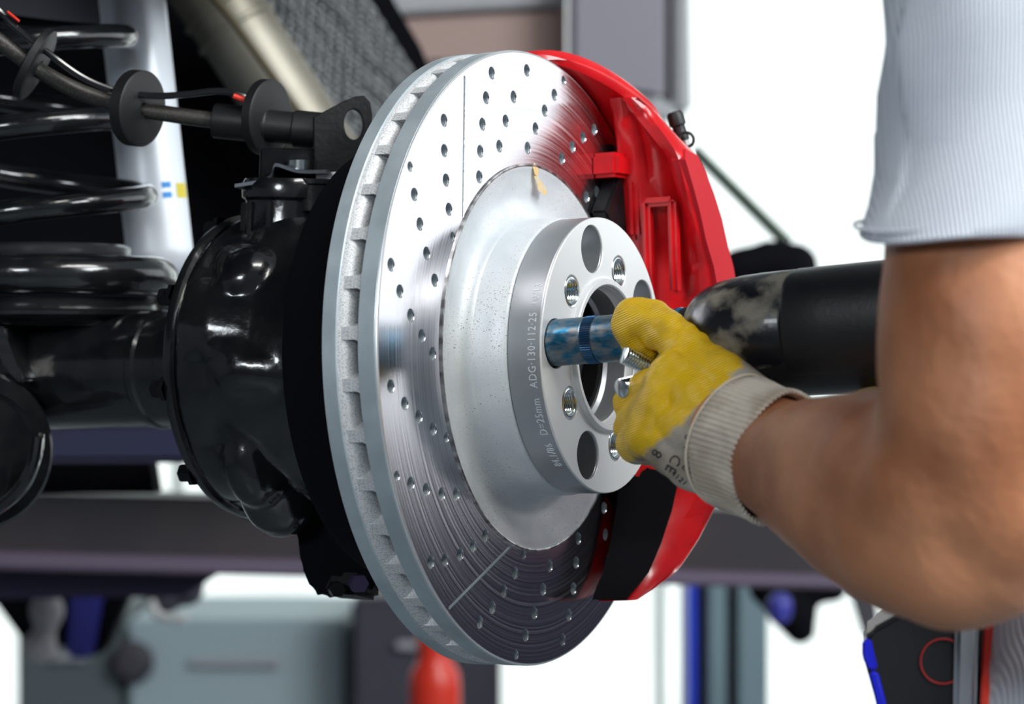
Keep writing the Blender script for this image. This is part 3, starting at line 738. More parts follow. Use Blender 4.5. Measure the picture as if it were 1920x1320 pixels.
CN = Vector((.64, -.73, -.23)).normalized()          # forearm direction at the wrist
c_open = P(1462, 856, 1.262)
hand.append([(P(1370, 830, 1.294), .0300), (c_open - CN * .02, .0290)])
def gdisp(p):
    w_ = mnoise.noise(p * 70) * .0011 + mnoise.noise(p * 150 + Vector((3, 1, 2))) * .0004
    # folds fanning from the index knuckle
    q = p - P(1240, 655, 1.33)
    f = math.sin((q.x * .8 - q.z * .9) * 420 + 5 * mnoise.noise(p * 40)) * math.exp(-q.length_squared / .0009)
    return w_ + f * .0009
glove = blob('glove', hand, M['glove'], .0013, 3, per, .5, gdisp)
glove['label'] = 'yellow dipped work glove with stained knit back'
# dip line attribute
gm = glove.data; at_ = gm.attributes.new('dip', 'FLOAT', 'POINT')
off = per.matrix_world.translation
pA = P(1188, 872, 1.30); pB = P(1318, 752, 1.29)
dn = Vector((pB.z - pA.z, 0, -(pB.x - pA.x))).normalized()
for i, v in enumerate(gm.vertices):
    p = v.co + off; q = p - pA; along = (p.x - pA.x) * (pB.x - pA.x) + (p.z - pA.z) * (pB.z - pA.z)
    d1 = q.dot(dn) 
    d2 = (p - (c_open - CN * .029)).dot(CN)
    at_.data[i].value = max(d1 if dn.z < 0 else -d1, d2) if True else 0
# knit cuff ----------------------------------------------------------
def cuff():
    ex = Vector((0, 0, 1)); ex = (ex - CN * ex.dot(CN)).normalized(); ey = CN.cross(ex)
    bm = bmesh.new(); n = 384; L = []
    prof = [(-.0345, .0300), (-.0335, .0352), (-.030, .0368), (-.024, .0366), (-.018, .0360), (-.012, .0357), (-.006, .0358), (-.001, .0364), (.0012, .0362), (.0015, .0350), (-.002, .0338), (-.012, .0325), (-.02, .032)]
    for z, r in prof:
        ring = []
        for i in range(n):
            t = 2 * PI * i / n
            k = r + .00065 * math.cos(t * 74 + z * 60) * (1 if r > .0335 else .3) + .0010 * math.sin(3 * t + z * 50) + .0004 * math.sin(7 * t + z * 90)
            ring.append(bm.verts.new(c_open + CN * (z + .0022 * math.sin(2 * t + 1)) + (ex * math.cos(t) * 1.0 + ey * math.sin(t) * .92) * k))
        L.append(ring)
    for A, B in zip(L[:-1], L[1:]):
        for i in range(n): bm.faces.new((A[i], A[(i + 1) % n], B[(i + 1) % n], B[i]))
    o = finw('glove_cuff', bm, M['cuff'], None, sharp=80); world_child(o, glove)
    pts = [c_open + CN * (-.0335 + .0022 * math.sin(2 * t + 1)) + (ex * math.cos(t) + ey * math.sin(t) * .92) * .0362 for t in [2 * PI * i / 96 for i in range(97)]]
    finw('cuff_seam', tube_bm(pts, .0008, 8), M['seam'], glove)
    o['label'] = 'ribbed off-white knit cuff'
cuff()
# ink printing on the back of the glove, wrapped on its surface
bvh = BVHTree.FromPolygons([v.co + off for v in gm.vertices], [tuple(p.vertices) for p in gm.polygons])
def ink(txt, px, py, ang, size, name='glove_print'):
    me = text_mesh(txt, size)
    ca, sa = math.cos(R(ang)), math.sin(R(ang)); keep = []
    anchor = P(px, py, 1.2)
    for v in me.vertices:
        x = v.co.x * ca - v.co.y * sa; z = v.co.x * sa + v.co.y * ca
        s0 = anchor + Vector((x, 0, z))
        hit = bvh.ray_cast(s0, Vector((.12, 1, 0)).normalized())
        if hit[0] is not None: v.co = hit[0] + hit[1] * .00035
        else: return
    bm = bmesh.new(); bm.from_mesh(me)
    finw(name, bm, M['ink'], glove, smooth=False)
ink('8', 1284, 842, 62, .0070); ink('CE', 1246, 862, -118, .0085); ink('1350', 1266, 846, -66, .0060)
ink('8', 1216, 878, 60, .0085); ink('EN 388', 1262, 890, -48, .0052); ink('4121', 1240, 905, -42, .0045)
# arm (one continuous body) -------------------------------------------
arm = [
 [(c_open - CN * .03, .0305), (c_open + CN * .000, .0310)] + C_([(1500, 880, 1.235, 33), (1570, 915, 1.19, 38), (1640, 950, 1.145, 41.5), (1720, 985, 1.105, 42.5), (1790, 1035, 1.075, 37)]),
 C_([(1520, 870, 1.22, 33), (1600, 880, 1.17, 38), (1700, 900, 1.12, 43), (1800, 930, 1.08, 46)]),
 C_([(1790, 1035, 1.075, 35), (1850, 1020, 1.07, 36), (1880, 940, 1.07, 46), (1872, 800, 1.072, 53), (1880, 620, 1.08, 56), (1880, 480, 1.088, 54), (1885, 400, 1.09, 49), (1905, 150, 1.11, 42), (1960, -60, 1.14, 50)]),
 [(P(1960, -60, 1.14), .050), (Vector((.34, 1.22, CZ + .12)), .075), (Vector((.42, 1.34, CZ + .02)), .10)],
 # hidden far arm reaching the wrench grip
 [(Vector((.42, 1.34, CZ + .02)), .10), (Vector((.44, 1.46, CZ + .02)), .058), (Vector((.47, 1.50, CZ - .22)), .044), (Vector((.36, 1.42, CZ - .14)), .034), (g0.lerp(g1, .4) + Vector((.02, .03, 0)), .03)],
]
def adisp(p):
    return mnoise.noise(p * 22) * .0022 + mnoise.noise(p * 60) * .0006
body = blob('arms', arm, M['skin'], .0045, 8, per, .6, adisp)
body['label'] = 'bare tanned arms'
# far glove on the grip
hc = g0.lerp(g1, .42)
far = [[(hc + Vector((.03, .03, 0)), .03), (hc + Vector((.0, .034, .012)), .026)]]
for k in range(4):
    z = .030 - .020 * k
    far.append([(hc + Vector((.015, .03, z)), .012), (hc + Vector((-.02, .022, z)), .0115), (hc + Vector((-.032, -.002, z)), .0105), (hc + Vector((-.018, -.024, z)), .0095)])
far.append([(hc + Vector((.028, .01, .02)), .014), (hc + Vector((.026, -.018, .03)), .012), (hc + Vector((.004, -.028, .034)), .0105)])
blob('glove', far, M['glove'], .002, 4, per, .5)
# sleeve ----------------------------------------------------------------
def sleeve():
    bm = bmesh.new(); n = 160; L = []
    sec = [ # py, centre px, half width px, Y
      (-160, 1960, 290, 1.13), (-40, 1930, 275, 1.12), (80, 1912, 254, 1.11), (180, 1905, 244, 1.105), (260, 1897, 243, 1.10), (330, 1888, 246, 1.095), (390, 1872, 248, 1.09), (425, 1862, 250, 1.088), (443, 1858, 250, 1.086), (447, 1858, 246, 1.086), (440, 1858, 240, 1.086), (400, 1862, 236, 1.09)]
    for v, cx, hw, Y in sec:
        c = P(cx, v, Y); r = hw / F * Y; ring = []
        for i in range(n):
            t = 2 * PI * i / n
            fold = .0055 * math.sin(3 * t + v * .018 + .7) * math.exp(-((v - 200) / 260) ** 2) + .0065 * max(0, math.sin(t * 2 + v * .012)) ** 4
            rr = r * (1 + .0) + fold * (1 if abs(math.cos(t)) < .9 else .5)
            # t=pi is screen left
            ring.append(bm.verts.new(c + Vector((math.cos(t) * rr, math.sin(t) * rr * .95, .004 * math.sin(t * 1.0) + .002 * math.sin(3 * t)))))
        L.append(ring)
    for A, B in zip(L[:-1], L[1:]):
        for i in range(n): bm.faces.new((A[i], A[(i + 1) % n], B[(i + 1) % n], B[i]))
    o = finw('shirt_sleeve', bm, M['shirt'], None, sharp=70); world_child(o, per)
    # hem stitching band
    c = P(1858, 425, 1.087); r = 251 / F * 1.087
    pts = [c + Vector((math.cos(t) * (r + .0008), math.sin(t) * (r * .95 + .0008), .004 * math.sin(t) + .002 * math.sin(3 * t))) for t in [2 * PI * i / 96 for i in range(97)]]
    finw('sleeve_hem', tube_bm(pts, .0010, 6), M['shirt'], per)
sleeve()
# shirt body, trousers
tor = [[(Vector((.43, 1.24, CZ + .03)), .10), (Vector((.43, 1.46, CZ + .03)), .10), (Vector((.45, 1.33, CZ - .10)), .145), (Vector((.415, 1.31, CZ - .20)), .170), (Vector((.42, 1.33, CZ - .38)), .170)],
       [(P(1975, -110, 1.145), .064), (Vector((.34, 1.22, CZ + .125)), .092), (Vector((.42, 1.34, CZ + .03)), .125)],
       [(Vector((.42, 1.34, CZ + .03)), .12), (Vector((.44, 1.46, CZ + .02)), .078), (Vector((.46, 1.49, CZ - .12)), .062)],
       [(Vector((.385, 1.25, CZ - .16)), .145), (Vector((.375, 1.25, CZ - .32)), .150)]]
shirt = blob('shirt', tor, M['shirt'], .008, 4, per, .5, lambda p: .004 * math.sin(p.z * 60 + p.y * 40 + 3 * mnoise.noise(p * 8)))
bpy.context.view_layer.update()
dgx = bpy.context.evaluated_depsgraph_get()
sv = [v.co + off for v in shirt.data.vertices]
sb_ = BVHTree.FromPolygons(sv, [tuple(p.vertices) for p in shirt.data.polygons])
for (du, mm, rr) in ((0, 'piping', .0030), (-20, 'greyp', .0045)):
    pts = []
    for v_, u_ in ((1090, 1862), (1130, 1860), (1180, 1855), (1220, 1852), (1270, 1850), (1320, 1849), (1380, 1850)):
        d_ = (P(u_ + du, v_, 2) - Vector((0, 0, CZ))).normalized(); h_ = sb_.ray_cast(Vector((0, 0, CZ)), d_)
        if h_[0] is not None: pts.append(h_[0] - d_ * .0015)
    if len(pts) > 2: finw('shirt_piping', tube_bm(smooth_path(pts, 6), rr, 10), M[mm], per)
leg = []
for y in (1.24, 1.46):
    leg.append([(Vector((.50, 1.37, CZ - .42)), .145), (Vector((.52, y, .80)), .10), (Vector((.50, y, .48)), .07), (Vector((.54, y, .12)), .055)])
blob('trousers', leg, M['trousers'], .010, 5, per)
for y in (1.24, 1.46):
    bmf = bmesh.new(); 
    blob('shoe', [[(Vector((.55, y, .06)), .055), (Vector((.45, y, .045)), .042), (Vector((.38, y, .035)), .034)]], M['satin'], .006, 3, per)

# bolts pinched in the glove
def bolt(p, d, label, L=.022, r=.0055):
    pr = [(0, 0), (r * .8, 0)]; z = .0008
    while z < L: pr += [(r, z), (r * .80, z + .0009)]; z += .0018
    pr += [(r * .84, L + .012), (.0095, L + .013), (.0105, L + .015), (.0105, L + .017), (0, L + .017)]
    o = fin('wheel_bolt', lathe_bm(pr, 28, mat=frame(p, d)), M['zinc'], sharp=60)
    return tag(o, label, 'bolt', None)
bolt(P(1169, 664, 1.344), Vector((.0120, .006, -.0055)), 'upper zinc wheel bolt pinched under the glove fingertip by the blue socket')
bolt(P(1163, 728, 1.345), Vector((.012, .011, .0025)), 'lower zinc wheel bolt held in the curled fingers of the yellow glove')

# ================================================================== AXLE END
ax = empty('axle_housing', 'gloss black axle tube with swivel housing running left from the brake disc', 'axle', HUB)
# built in hub coordinates (z = axle)
def zl(t, r): return (r, t)
fin('axle_tube', lathe_bm([(.0385, -.62), (.0385, -.285), (.0400, -.283), (.0400, -.279), (.0385, -.277), (.0385, -.262), (.0405, -.260), (.0405, -.215), (.03, -.205)], 72), M['black'], ax)
def knx(bm):
    lathe_bm([(0, -.214), (.060, -.214), (.088, -.209), (.0960, -.203), (.0955, -.190), (.0930, -.160), (.0900, -.120), (.0920, -.08), (0, -.08)], 96, bm)
def HL(px, py, Y): return HUB.inverted() @ P(px, py, Y)
kch = [[(HL(440, 560, 1.50), .014), (HL(432, 640, 1.495), .014)],
       [(HL(432, 680, 1.490), .018), (HL(462, 695, 1.485), .021), (HL(520, 700, 1.48), .02)],
       [(HL(435, 760, 1.497), .014), (HL(462, 840, 1.495), .014), (HL(495, 900, 1.500), .015)],
       [(HL(510, 890, 1.51), .018), (HL(530, 950, 1.52), .020)],
       [(HL(470, 520, 1.50), .020), (HL(440, 500, 1.52), .014)],
       [(HL(545, 500, 1.53), .034), (HL(550, 440, 1.535), .026)],
       [(HL(600, 500, 1.53), .034), (HL(612, 430, 1.535), .020)]]
kn = blob('swivel_housing', kch, M['black'], .0028, 5, None, .5, lambda p: .0009 * mnoise.noise(p * 45) + .0075 * max(0, 1 - abs(p.z + .178) / .026) ** .6 * max(0, math.cos(5.5 * math.atan2(p.x, p.y) + .6)) ** .7 * (1 if math.hypot(p.x, p.y) > .08 else 0), extra=knx)
kn.parent = ax
fin('housing_flange', lathe_bm([(.094, -.210), (.0985, -.209), (.0995, -.2065), (.0990, -.2035), (.0965, -.2020)], 128), M['black'], ax)
for a in (-98, -135, -62, -20, 150, 180):
    x, y = pol(94, a)
    fin('flange_bolt', lathe_bm([(0, -.220), (.0055, -.220), (.0062, -.218), (.0062, -.212), (.0085, -.2115), (.0085, -.2085)], 6, mat=Matrix.Translation((x, y, 0))), M['satin'], ax, smooth=False)
fin('dust_shield', lathe_bm([(.05, -.098), (.120, -.100), (.136, -.096), (.1385, -.090), (.1390, -.060), (.150, -.055), (.1580, -.053), (.1580, -.0505), (.05, -.0505)], 96), M['matte'], ax)
bm = bmesh.new()
pts = [P(540, 880, 1.53), P(552, 985, 1.53), P(560, 1060, 1.53), P(580, 1108, 1.53), P(602, 1124, 1.53), P(706, 1104, 1.53), P(760, 1000, 1.53), P(700, 850, 1.53)]
vs = [bm.verts.new(p) for p in pts]; vb = [bm.verts.new(p + Vector((.02, .07, 0))) for p in pts]
bm.faces.new(vs); bm.faces.new(vb[::-1])
for i in range(len(pts)): bm.faces.new((vs[i], vs[(i + 1) % len(pts)], vb[(i + 1) % len(pts)], vb[i]))
bmesh.ops.bevel(bm, geom=list(bm.edges), offset=.004, segments=3, affect='EDGES')
finw('steering_lug', bm, M['matte'], ax)
# casting foot low on the shield with lugs
finw('lower_lug', box_bm((0, 0, 0), (.030, .03, .014), .003, frame(P(655, 1098, 1.54), (0.1, .2, 1))), M['satin'], ax)
finw('lug_bolt', lathe_bm([(0, 0), (.006, 0), (.006, .010), (0, .010)], 6, mat=frame(P(668, 1092, 1.52), (.3, -1, 0))), M['purple'], ax, smooth=False)
finw('lug_bolt', lathe_bm([(0, 0), (.005, 0), (.005, .010), (0, .010)], 6, mat=frame(P(627, 1103, 1.52), (.3, -1, 0))), M['satin'], ax, smooth=False)
# spring perch saddle on the tube
SX = 98
perch_c = P(SX, 600, 1.668)
bm = bmesh.new()
pts = [P(-170, 612, 1.62), P(190, 607, 1.612), P(200, 640, 1.606), P(222, 690, 1.603), P(232, 716, 1.603), P(246, 712, 1.603), P(240, 660, 1.606), P(236, 600, 1.612), P(-170, 600, 1.62)]
vs = [bm.verts.new(p) for p in pts]; vb = [bm.verts.new(p + Vector((.01, .05, 0))) for p in pts]
bm.faces.new(vs); bm.faces.new(vb[::-1])
for i in range(len(pts)): bm.faces.new((vs[i], vs[(i + 1) % len(pts)], vb[(i + 1) % len(pts)], vb[i]))
bmesh.ops.bevel(bm, geom=list(bm.edges), offset=.0015, segments=2, affect='EDGES')
finw('spring_perch', bm, M['black'], ax)
bm = bmesh.new()
pts = [P(-20, 612, 1.60), P(10, 612, 1.60), P(18, 660, 1.60), P(48, 712, 1.60), P(36, 720, 1.60), P(6, 690, 1.60), P(-20, 640, 1.60)]
vs = [bm.verts.new(p) for p in pts]; vb = [bm.verts.new(p + Vector((.01, .04, 0))) for p in pts]
bm.faces.new(vs); bm.faces.new(vb[::-1])
for i in range(len(pts)): bm.faces.new((vs[i], vs[(i + 1) % len(pts)], vb[(i + 1) % len(pts)], vb[i]))
bmesh.ops.bevel(bm, geom=list(bm.edges), offset=.0015, segments=2, affect='EDGES')
finw('perch_rib', bm, M['black'], ax)
# seat dish, lower rim and upper cup around the spring axis
SC = P(SX, 600, 1.672)
def zof(v, Y=1.672): return CZ - (v - 660) / F * Y
finw('spring_seat', lathe_bm([(0, zof(606)), (.060, zof(606)), (.078, zof(598)), (.0815, zof(592)), (.0815, zof(586)), (.077, zof(582)), (.074, zof(570)), (.071, zof(560)), (0, zof(560))], 96, mat=Matrix.Translation((SC.x, SC.y, 0))), M['black'], ax)
finw('seat_cup', lathe_bm([(0, zof(500)), (.0515, zof(500)), (.0535, zof(492)), (.0540, zof(466)), (.0520, zof(461)), (.047, zof(459)), (0, zof(459))], 96, mat=Matrix.Translation((SC.x, SC.y, 0))), mat('worn_grey_black_cup', (.05, .052, .058), .28, .2, coat=.3), ax, label='greyish cup inside the spring end')
# lower casting bottom left (chassis link bush) with bright wet edge
lk = empty('link_bracket', 'black suspension link bracket hanging below the axle tube at far left', 'bracket', loc=P(0, 880, 1.60))
bmx = bmesh.new()
prof = [(.0, -.02), (.050, -.02), (.0525, -.018), (.0525, .018), (.050, .02), (.040, .02), (.038, .016), (.0, .016)]
finw('bracket_cheek', lathe_bm(prof, 64, mat=frame(P(-60, 845, 1.60), (.55, -.8, .05))), M['black'], lk)
pts = [P(70, 822, 1.58), P(62, 870, 1.575), P(38, 915, 1.575), P(0, 950, 1.575), P(-40, 965, 1.575)]
finw('bracket_edge', tube_bm(smooth_path(pts, 6), .0042, 10), M['black'], lk)
pts = [P(75, 815, 1.59), P(72, 850, 1.585), P(52, 905, 1.585), P(15, 945, 1.585), P(-40, 985, 1.585)]
finw('bracket_edge', tube_bm(smooth_path(pts, 6), .003, 10), M['black'], lk)

# coil spring ------------------------------------------------------------
pts = []; 
turn = 150 / F * 1.672
zb = zof(518)
for i in range(0, 4 * 48 + 1):
    th = 2 * PI * i / 48
    z = zb + turn * th / (2 * PI)
    lean = -(z - zb) * .125
    if th < PI: z = zb + turn * (th / (2 * PI)) * (th / PI) * .9 + (th / PI) * turn * .05
    # theta=0 screen right; going up the coil passes the back first
    pts.append(Vector((SC.x + lean + math.cos(th) * .0712, SC.y + math.sin(th) * .0712, z)))
cs = tag(fin('coil_spring', tube_bm(pts, .0083, 20), M['black']), 'thick gloss black coil spring standing on the axle tube at left', 'spring')
pts2 = []
for i in range(30):
    th = 2 * PI * (i / 48) - PI * 1.15
    pts2.append(Vector((SC.x + .003 + math.cos(th) * .0700, SC.y + math.sin(th) * .0700, zof(519) )))
sl_ = fin('spring_end_sleeve', tube_bm(pts2, .0135, 20), M['black'], None, label='thicker sleeved end coil'); sl_.parent = cs

# shock absorber -----------------------------------------------------------
sa0, sa1 = P(306, 535, 1.80), P(238, -90, 1.80)
d = sa1 - sa0; L = d.length
SM = frame(sa0, d)
sh = empty('shock_absorber', 'silver shock absorber tube standing behind the coil spring', 'shock absorber', SM)
fin('damper_tube', lathe_bm([(0, .006), (.016, .006), (.0205, .010), (.0242, .018), (.0248, .026), (.0248, L), (0, L)], 64), M['shock'], sh)
fin('lower_eye', lathe_bm([(0, -.016), (.009, -.016), (.012, -.012), (.012, .004), (.016, .008)], 32), M['steel'], sh)
finw('mounting_bolt', lathe_bm([(0, -.02), (.0075, -.02), (.0075, .035), (0, .035)], 16, mat=frame(P(345, 555, 1.70), (1, -.3, .06))), M['steel'], sh)
def sticker(px, py, w_, h_, m, nm):
    # small curved patch on the tube, at the side facing the road test of the eye
    bm = bmesh.new(); rr = .0251; best = None
    for k in range(180):
        a_ = 2 * PI * k / 180
        for z_ in [.05 + .0015 * q for q in range(110)]:
            wq = SM @ Vector((rr * math.cos(a_), rr * math.sin(a_), z_))
            nq = SM.to_3x3() @ Vector((math.cos(a_), math.sin(a_), 0))
            if nq.y > -.05: continue
            e_ = abs(960 + F * wq.x / wq.y - px) + abs(660 - F * (wq.z - CZ) / wq.y - py)
            if best is None or e_ < best[0]: best = (e_, a_, z_)
    a0 = best[1]; p = Vector((0, 0, best[2]))
    L_ = []
    for z in (-h_ / 2, h_ / 2): L_.append([bm.verts.new((rr * math.cos(a0 + w_ / rr * (i / 6 - .5)), rr * math.sin(a0 + w_ / rr * (i / 6 - .5)), p.z + z)) for i in range(7)])
    for i in range(6): bm.faces.new((L_[0][i], L_[0][i + 1], L_[1][i + 1], L_[1][i]))
    fin('sticker', bm, m, sh, label=nm)
sticker(311, 347, .0075, .0045, M['blue_st'], 'upper blue mark of a sticker'); sticker(313, 364, .0075, .0045, M['blue_st'], 'lower blue mark of a sticker')
sticker(342, 357, .014, .011, M['yel_st'], 'yellow sticker edge')

# brake hose -----------------------------------------------------------------
bh = empty('brake_hose', 'black braided brake hose with round rubber grommets crossing the coil spring', 'hose', loc=P(300, 200, 1.56))
hp = smooth_path([P(-60, 40, 1.53), P(0, 78, 1.535), P(70, 130, 1.54), P(150, 172, 1.55), P(240, 200, 1.555), P(330, 216, 1.555), P(420, 228, 1.555)], 8)
finw('hose_line', tube_bm(hp, .0052, 16), M['hose'], bh)
wp = smooth_path([P(-60, -40, 1.525), P(0, 22, 1.53), P(40, 60, 1.53), P(95, 103, 1.53), P(150, 142, 1.535), P(200, 165, 1.54), P(250, 176, 1.545), P(300, 180, 1.545), P(350, 177, 1.545), P(410, 171, 1.545), P(455, 180, 1.545), P(500, 205, 1.548)], 8)
finw('sensor_cable', tube_bm(wp, .0022, 10), M['wire'], bh)
dh = (P(600, 246, 1.548) - P(400, 226, 1.555)).normalized()
s0 = P(402, 226, 1.555)
finw('hose_sleeve', lathe_bm([(.005, 0), (.0108, 0), (.0113, .001), (.0113, .034), (.0105, .035), (.0105, .052), (.0120, .053), (.0120, .071), (.0128, .0715), (.0128, .076), (.009, .077), (0, .077)], 40, mat=frame(s0, dh)), M['rubber'], bh)
finw('hose_nut', lathe_bm([(0, .076), (.0125, .076), (.0125, .0815), (0, .0815)], 6, mat=frame(s0, dh)), M['steel'], bh, smooth=False, label='steel hex nut')
def grommet(px, py, Y, dirv, r, th):
    finw('grommet', lathe_bm([(.004, -th / 2), (r * .93, -th / 2), (r, -th / 2 + .001), (r, th / 2 - .001), (r * .93, th / 2), (.004, th / 2)], 48, mat=frame(P(px, py, Y), dirv)), M['rubber'], bh)
grommet(66, 120, 1.54, Vector((1, .04, -.52)), .0245, .0065)
grommet(258, 203, 1.553, Vector((.86, -.45, -.12)), .0245, .010)
grommet(500, 220, 1.553, Vector((.86, -.45, -.10)), .0245, .008)
finw('cable_mark', tube_bm([P(438, 180, 1.541), P(452, 185, 1.541), P(462, 187, 1.541)], .0018, 8), M['redc'], bh, label='red mark on the cable')
finw('cable_mark', tube_bm([P(14, 22, 1.527), P(36, 40, 1.527)], .0009, 8), M['redc'], bh, label='red mark on the cable')

# hose bracket with hole
hb = empty('hose_bracket', 'black steel bracket plate with a round hole beside the top of the disc', 'bracket', loc=P(650, 260, 1.54))
pz = frame(P(650, 260, 1.535), Vector((.25, -1, .05)))
inv = pz.inverted()
def pp(u, v): q = inv @ P(u, v, 1.535); return (q.x, q.y)
out = [pp(u, v) for u, v in ((585, 222), (640, 192), (668, 180), (684, 178), (696, 190), (700, 215), (697, 270), (690, 330), (590, 330), (585, 290))]
ar = sum(out[i][0] * out[(i + 1) % 10][1] - out[(i + 1) % 10][0] * out[i][1] for i in range(10))
if ar < 0: out = out[::-1]
hc_ = pp(663, 233)
hole = [(hc_[0] + .0062 * math.cos(t), hc_[1] + .0098 * math.sin(t)) for t in [-2 * PI * i / 32 for i in range(32)]]
o = plate('bracket_plate', [out, hole], -.002, .002, .0005, M['satin'], None); o.data.transform(pz); world_child(o, hb)
finw('bracket_foot', box_bm((0, 0, 0), (.050, .004, .03), .001, frame(P(560, 322, 1.535), (.06, -.25, 1))), M['satin'], hb)
pts = smooth_path([P(440, 345, 1.52), P(500, 333, 1.515), P(512, 312, 1.512), P(520, 306, 1.512), P(560, 318, 1.512), P(612, 318, 1.515)], 5)
bm = bmesh.new(); La = []
for p in pts: La.append([bm.verts.new(p), bm.verts.new(p + Vector((.004, .03, 0))), bm.verts.new(p + Vector((.004, .03, -.0022))), bm.verts.new(p + Vector((0, 0, -.0022)))])
for A, B in zip(La[:-1], La[1:]):
    for i in range(4): bm.faces.new((A[i], A[(i + 1) % 4], B[(i + 1) % 4], B[i]))
bm.faces.new(La[0]); bm.faces.new(La[-1])
finw('clip_spring', bm, mat('grey_spring_steel', (.10, .11, .13), .35, .4), hb, sharp=50, label='grey folded clip')
finw('pivot_neck', lathe_bm([(.030, -.052), (.0335, -.045), (.0300, -.036), (.0290, -.014), (.0315, -.012), (.0320, -.004), (.0300, .0), (0, .001)], 48, mat=frame(P(548, 338, 1.54), (0.03, -.02, 1))), M['black'], ax)
for k_ in range(5):
    a_ = R(-150 + 32 * k_)
    finw('neck_rib', box_bm((.0300 * math.cos(a_), .0300 * math.sin(a_), -.026), (.004, .004, .022), .001, frame(P(548, 338, 1.54), (0.03, -.02, 1))), M['satin'], ax)
finw('pivot_cap', lathe_bm([(0, -.016), (.0145, -.016), (.0145, .0), (.0155, .001), (.0155, .004), (0, .005)], 40, mat=frame(P(592, 350, 1.525), (0, .0, 1))), M['satin'], hb)
finw('pivot_cap', lathe_bm([(0, -.006), (.010, -.006), (.010, .0), (.006, .002), (0, .002)], 32, mat=frame(P(566, 302, 1.53), (0, .0, 1))), M['zinc'], hb, label='bright round nut')
finw('side_arm', box_bm((0, 0, 0), (.004, .02, .026), .0012, frame(P(632, 352, 1.525), (1, -.1, .05))), M['steel'], hb, label='bare steel arm')

# ================================================================== CAR UNDERSIDE AND BODY
car = empty('car_body', 'dark underside and wheel arch of the raised car behind the axle', 'car', loc=(-1.2, 3.0, 1.6))
def quadbox(name, pts, th, m, parent, bev=0, **k):
    """thick panel from screen-ordered 3D corners, thickness away from the camera"""
    bm = bmesh.new(); a = [bm.verts.new(p) for p in pts]; b = [bm.verts.new(p + Vector((0, th, 0))) for p in pts]
    bm.faces.new(a); bm.faces.new(b[::-1]); n = len(pts)
    for i in range(n): bm.faces.new((a[i], a[(i + 1) % n], b[(i + 1) % n], b[i]))
    if bev: 
        bmesh.ops.recalc_face_normals(bm, faces=bm.faces)
        bmesh.ops.bevel(bm, geom=list(bm.edges), offset=bev, segments=2, affect='EDGES')
    return finw(name, bm, m, parent, smooth=False, **k)
Y2 = 2.75
quadbox('wheel_arch_liner', [P(-700, -700, Y2), P(420, -700, Y2), P(735, -5, Y2), P(790, 90, Y2), P(850, 240, Y2), P(800, 600, Y2), P(640, 840, Y2), P(-700, 850, Y2)], .04, M['matte'], car)
finw('underbody_pan', box_bm((-1.15, 1.7, 2.05), (2.1, 2.6, .06)), M['matte'], car, smooth=False)
finw('spring_tower', box_bm((-.285, 1.74, 1.865), (.36, .34, .375), .02), M['matte'], car)
quadbox('frame_rail', [P(-700, 815, 2.2), P(420, 800, 2.2), P(420, 868, 2.2), P(-700, 872, 2.2)], .10, mat('blue_black_rail', (.012, .012, .045), .4), car, .006)
quadbox('frame_gusset', [P(-700, 862, 2.35), P(280, 862, 2.35), P(290, 925, 2.35), P(-700, 925, 2.35)], .05, M['matte'], car)
quadbox('frame_gusset', [P(395, 850, 2.35), P(760, 850, 2.35), P(760, 925, 2.35), P(412, 925, 2.35), P(400, 900, 2.35)], .05, M['matte'], car)
quadbox('frame_step', [P(300, 838, 2.30), P(400, 838, 2.30), P(400, 905, 2.30), P(385, 905, 2.30), P(370, 880, 2.30), P(335, 858, 2.30), P(300, 862, 2.30)], .03, mat('violet_grey_bracket', (.22, .2, .3), .5), car)
quadbox('inner_panel', [P(-300, -300, 2.2), P(205, -300, 2.2), P(200, 40, 2.2), P(90, 60, 2.2), P(-300, 60, 2.2)], .02, mat('blue_grey_panel', (.10, .105, .125), .6), car)
# exhaust
ep = empty('exhaust_pipe', 'stainless exhaust pipe running diagonally above the brake hose', 'pipe', loc=P(500, 100, 2.15))
e0, e1 = P(255, -230, 2.15), P(625, 330, 2.15)
ed = (e1 - e0); EL = ed.length
prf = [(0, 0), (.036, 0)]; 
prf += [(.036, EL * .43), (.039, EL * .435), (.039, EL * .445), (.036, EL * .45), (.036, EL * .50), (.039, EL * .505), (.039, EL * .515), (.036, EL * .52), (.036, EL), (0, EL)]
finw('pipe_body', lathe_bm(prf, 64, mat=frame(e0, ed)), M['pipe'], ep)
finw('pipe_seam', tube_bm(smooth_path([P(395, -10, 2.08), P(440, 45, 2.08), P(500, 128, 2.08), P(570, 225, 2.08)], 4), .0032, 8), M['olive'], ep, label='olive brown rod along the pipe')
# heat shield: dimpled sheet
hs = bmesh.new(); nx, ny = 110, 90; G = []
h00, h10, h01 = P(430, -120, 2.55), P(800, -120, 2.55), P(560, 330, 2.55)
hx = (P(625, -120, 2.55) - P(380, -120, 2.55)); hy = (P(640, 300, 2.55) - P(380, -120, 2.55)); hb0 = P(380, -120, 2.55)
for j in range(ny):
    row = []
    for i in range(nx):
        p = hb0 + hx * (i / (nx - 1)) + hy * (j / (ny - 1))
        z = .0058 * math.sin(i * PI / 4) * math.sin(j * PI / 3) + .003 * mnoise.noise(Vector((i * .07, j * .07, 0)))
        row.append(hs.verts.new(p + Vector((0, z + .12 * (i / nx), 0))))
    G.append(row)
for j in range(ny - 1):
    for i in range(nx - 1): hs.faces.new((G[j][i], G[j][i + 1], G[j + 1][i + 1], G[j + 1][i]))
ho = fin('heat_shield', hs, M['foil'], None, sharp=80)
md = ho.modifiers.new('t', 'SOLIDIFY'); md.thickness = .001
tag(ho, 'dimpled silver foil heat shield beside the exhaust pipe', 'heat shield')

